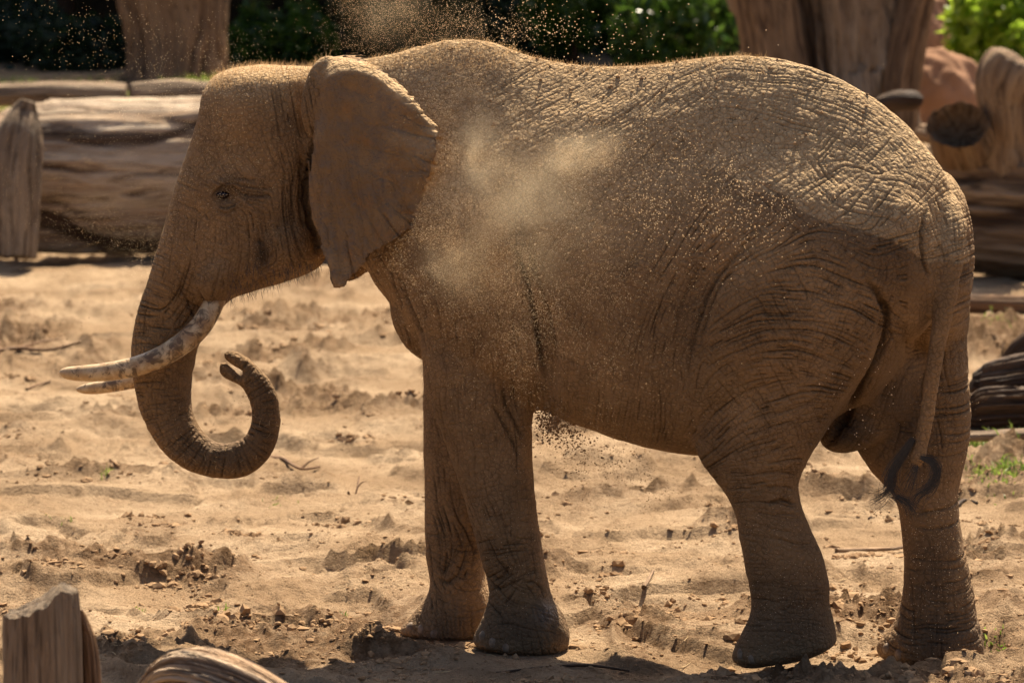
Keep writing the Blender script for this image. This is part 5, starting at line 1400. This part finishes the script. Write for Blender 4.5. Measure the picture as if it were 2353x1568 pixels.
P, R = cloud([(*f[:5], int(f[5] * (1.15 if 900 < f[0] < 1450 and f[1] > 200 else 1.0)), *f[6:8], f[8] * 0.85, f[9] * 0.98) for f in FINE], g)
tag(scatter('flying_sand', P, R, TET_V, TET_F, M['grain'], g, 1.0, 0.15), 'fine sand hanging in the air around head, shoulder and back', 'sand', kind='stuff')
COARSE = [(1240, 70, 120, 50, 0.15, 520, -0.7, -0.1, .0022, .0042), (1450, 110, 160, 40, 0, 130, -0.7, -0.1, .0022, .0042), (1600, 440, 150, 70, -0.2, 1500, -1.1, -0.7, .0016, .0032), (1700, 480, 120, 60, 0, 700, -1.1, -0.7, .0018, .0034), (1500, 330, 100, 60, 0, 500, -1.1, -0.7, .0018, .0030), (1300, 480, 160, 100, 0, 260, -1.2, -0.8, .0022, .0040),
          (2150, 1180, 60, 160, 0, 800, -0.2, 0.1, .0010, .0022), (2120, 1330, 50, 110, 0, 450, -0.2, 0.1, .0011, .0028), (1980, 920, 50, 60, 0, 60, -0.6, -0.4, .0022, .004), (1800, 1350, 70, 120, 0, 500, -0.55, -0.45, .0010, .0020), (1180, 1150, 50, 140, 0, 300, -0.55, -0.45, .0009, .0018)]
P, R = cloud([(*f[:8], f[8] * 0.7, f[9] * 0.75) for f in COARSE], g)
tag(scatter('flying_grains', P, R, ICO_V, ICO_F, M['grain'], g, 1.0, 0.25), 'coarse sand grains in the air over the back and flank', 'sand', kind='stuff')
FALL = [(1262, 960, 26, 26, 0.4, 900, -0.5, 0.3, .0016, .0055), (1310, 990, 45, 30, 0.5, 500, -0.5, 0.3, .0014, .0050), (1375, 1045, 70, 45, 0.5, 900, -0.5, 0.3, .0010, .0034), (1500, 1110, 90, 40, 0.3, 700, -0.5, 0.3, .0008, .0022), (555, 920, 50, 60, 0, 60, -0.3, 0.2, .0015, .0032), (2040, 1180, 25, 15, 0, 14, -0.3, 0, .003, .006), (200, 770, 40, 40, 0, 14, -.3, .2, .002, .004)]
P, R = cloud(FALL, g)
tag(scatter('falling_clods', P, R, ICO_V, ICO_F, M['clod'], g, 1.0, 0.3), 'dark crumbs of sand falling behind the front leg under the belly', 'sand', kind='stuff')
# soft dust between the grains
def puff(name, px, py, rx, ry, d, rd, rot, dens, seed, label, nscale=3.0, lo=0.42):
    bm = bmesh.new(); bmesh.ops.create_icosphere(bm, subdivisions=3, radius=1.0)
    me = bpy.data.meshes.new(name); bm.to_mesh(me); bm.free()
    me.materials.append(mat_dust('dust_' + str(seed), dens, seed, nscale, lo))
    o = bpy.data.objects.new(name, me); COL.objects.link(o)
    k = 1 / 547.0
    u = np.array(-A_FWD) / math.cos(TH); z = np.array([0, 0, 1.0])
    ex_ = (u * math.cos(rot) - z * math.sin(rot)) * rx * k; ez_ = (u * math.sin(rot) + z * math.cos(rot)) * ry * k; ey_ = N_FAR * rd
    p = W(px, py, d)
    o.matrix_world = Matrix(((ex_[0], ey_[0], ez_[0], p[0]), (ex_[1], ey_[1], ez_[1], p[1]), (ex_[2], ey_[2], ez_[2], p[2]), (0, 0, 0, 1)))
    return tag(o, label, 'dust', kind='stuff')
puff('dust_cloud', 1215, 480, 260, 290, -0.98, 0.28, 0.2, 2.4, 1, 'soft cloud of dust over shoulder and flank', 4.0, 0.38)
puff('dust_cloud', 1320, 352, 170, 80, -0.92, 0.20, -0.3, 4.6, 2, 'bright puff of dust over the upper flank', 3.0, 0.34)
puff('dust_cloud', 1100, 360, 85, 200, -0.95, 0.18, 0.05, 3.2, 3, 'bright streak of dust behind the ear', 3.0, 0.38)
puff('dust_cloud', 1060, 610, 150, 130, -1.0, 0.22, 0.3, 3.8, 4, 'puff of dust in front of the chest', 3.0, 0.38)
puff('dust_cloud', 900, 10, 150, 170, -0.5, 0.22, 0.0, 1.3, 5, 'faint plume of dust rising above the ear', 3.0, 0.36)
# straw stuck to the trunk
kk = np.where((VX > 380) & (VX < 640) & (VY > 930) & (VY < 1095) & (NRM @ N_FAR < -0.3))[0]
kk = g.choice(kk, 60, replace=False)
o = sticks('trunk_straw', BV[kk] - N_FAR * 0.004, g.uniform(0.006, 0.020, 60), np.full(60, 0.0010), M['straw'], g, 1.2)
tag(o, 'bits of pale straw sticking to the curled trunk', 'straw', kind='stuff')
kk = np.where((NRM[:, 2] > 0.45) & (VY < 330) & (VX > 1000) & (VX < 2000))[0]; kk = g.choice(kk, 520, replace=False)
R = np.clip(g.lognormal(math.log(0.0028), 0.5, 520), 0.0015, 0.008)
tag(scatter('back_crumbs', BV[kk] + NRM[kk] * R[:, None] * 0.3, R, ICO_V, ICO_F, M['clod'], g, 0.8, 0.25), 'crumbs of sand lying on the elephant\'s back', 'sand', kind='stuff')
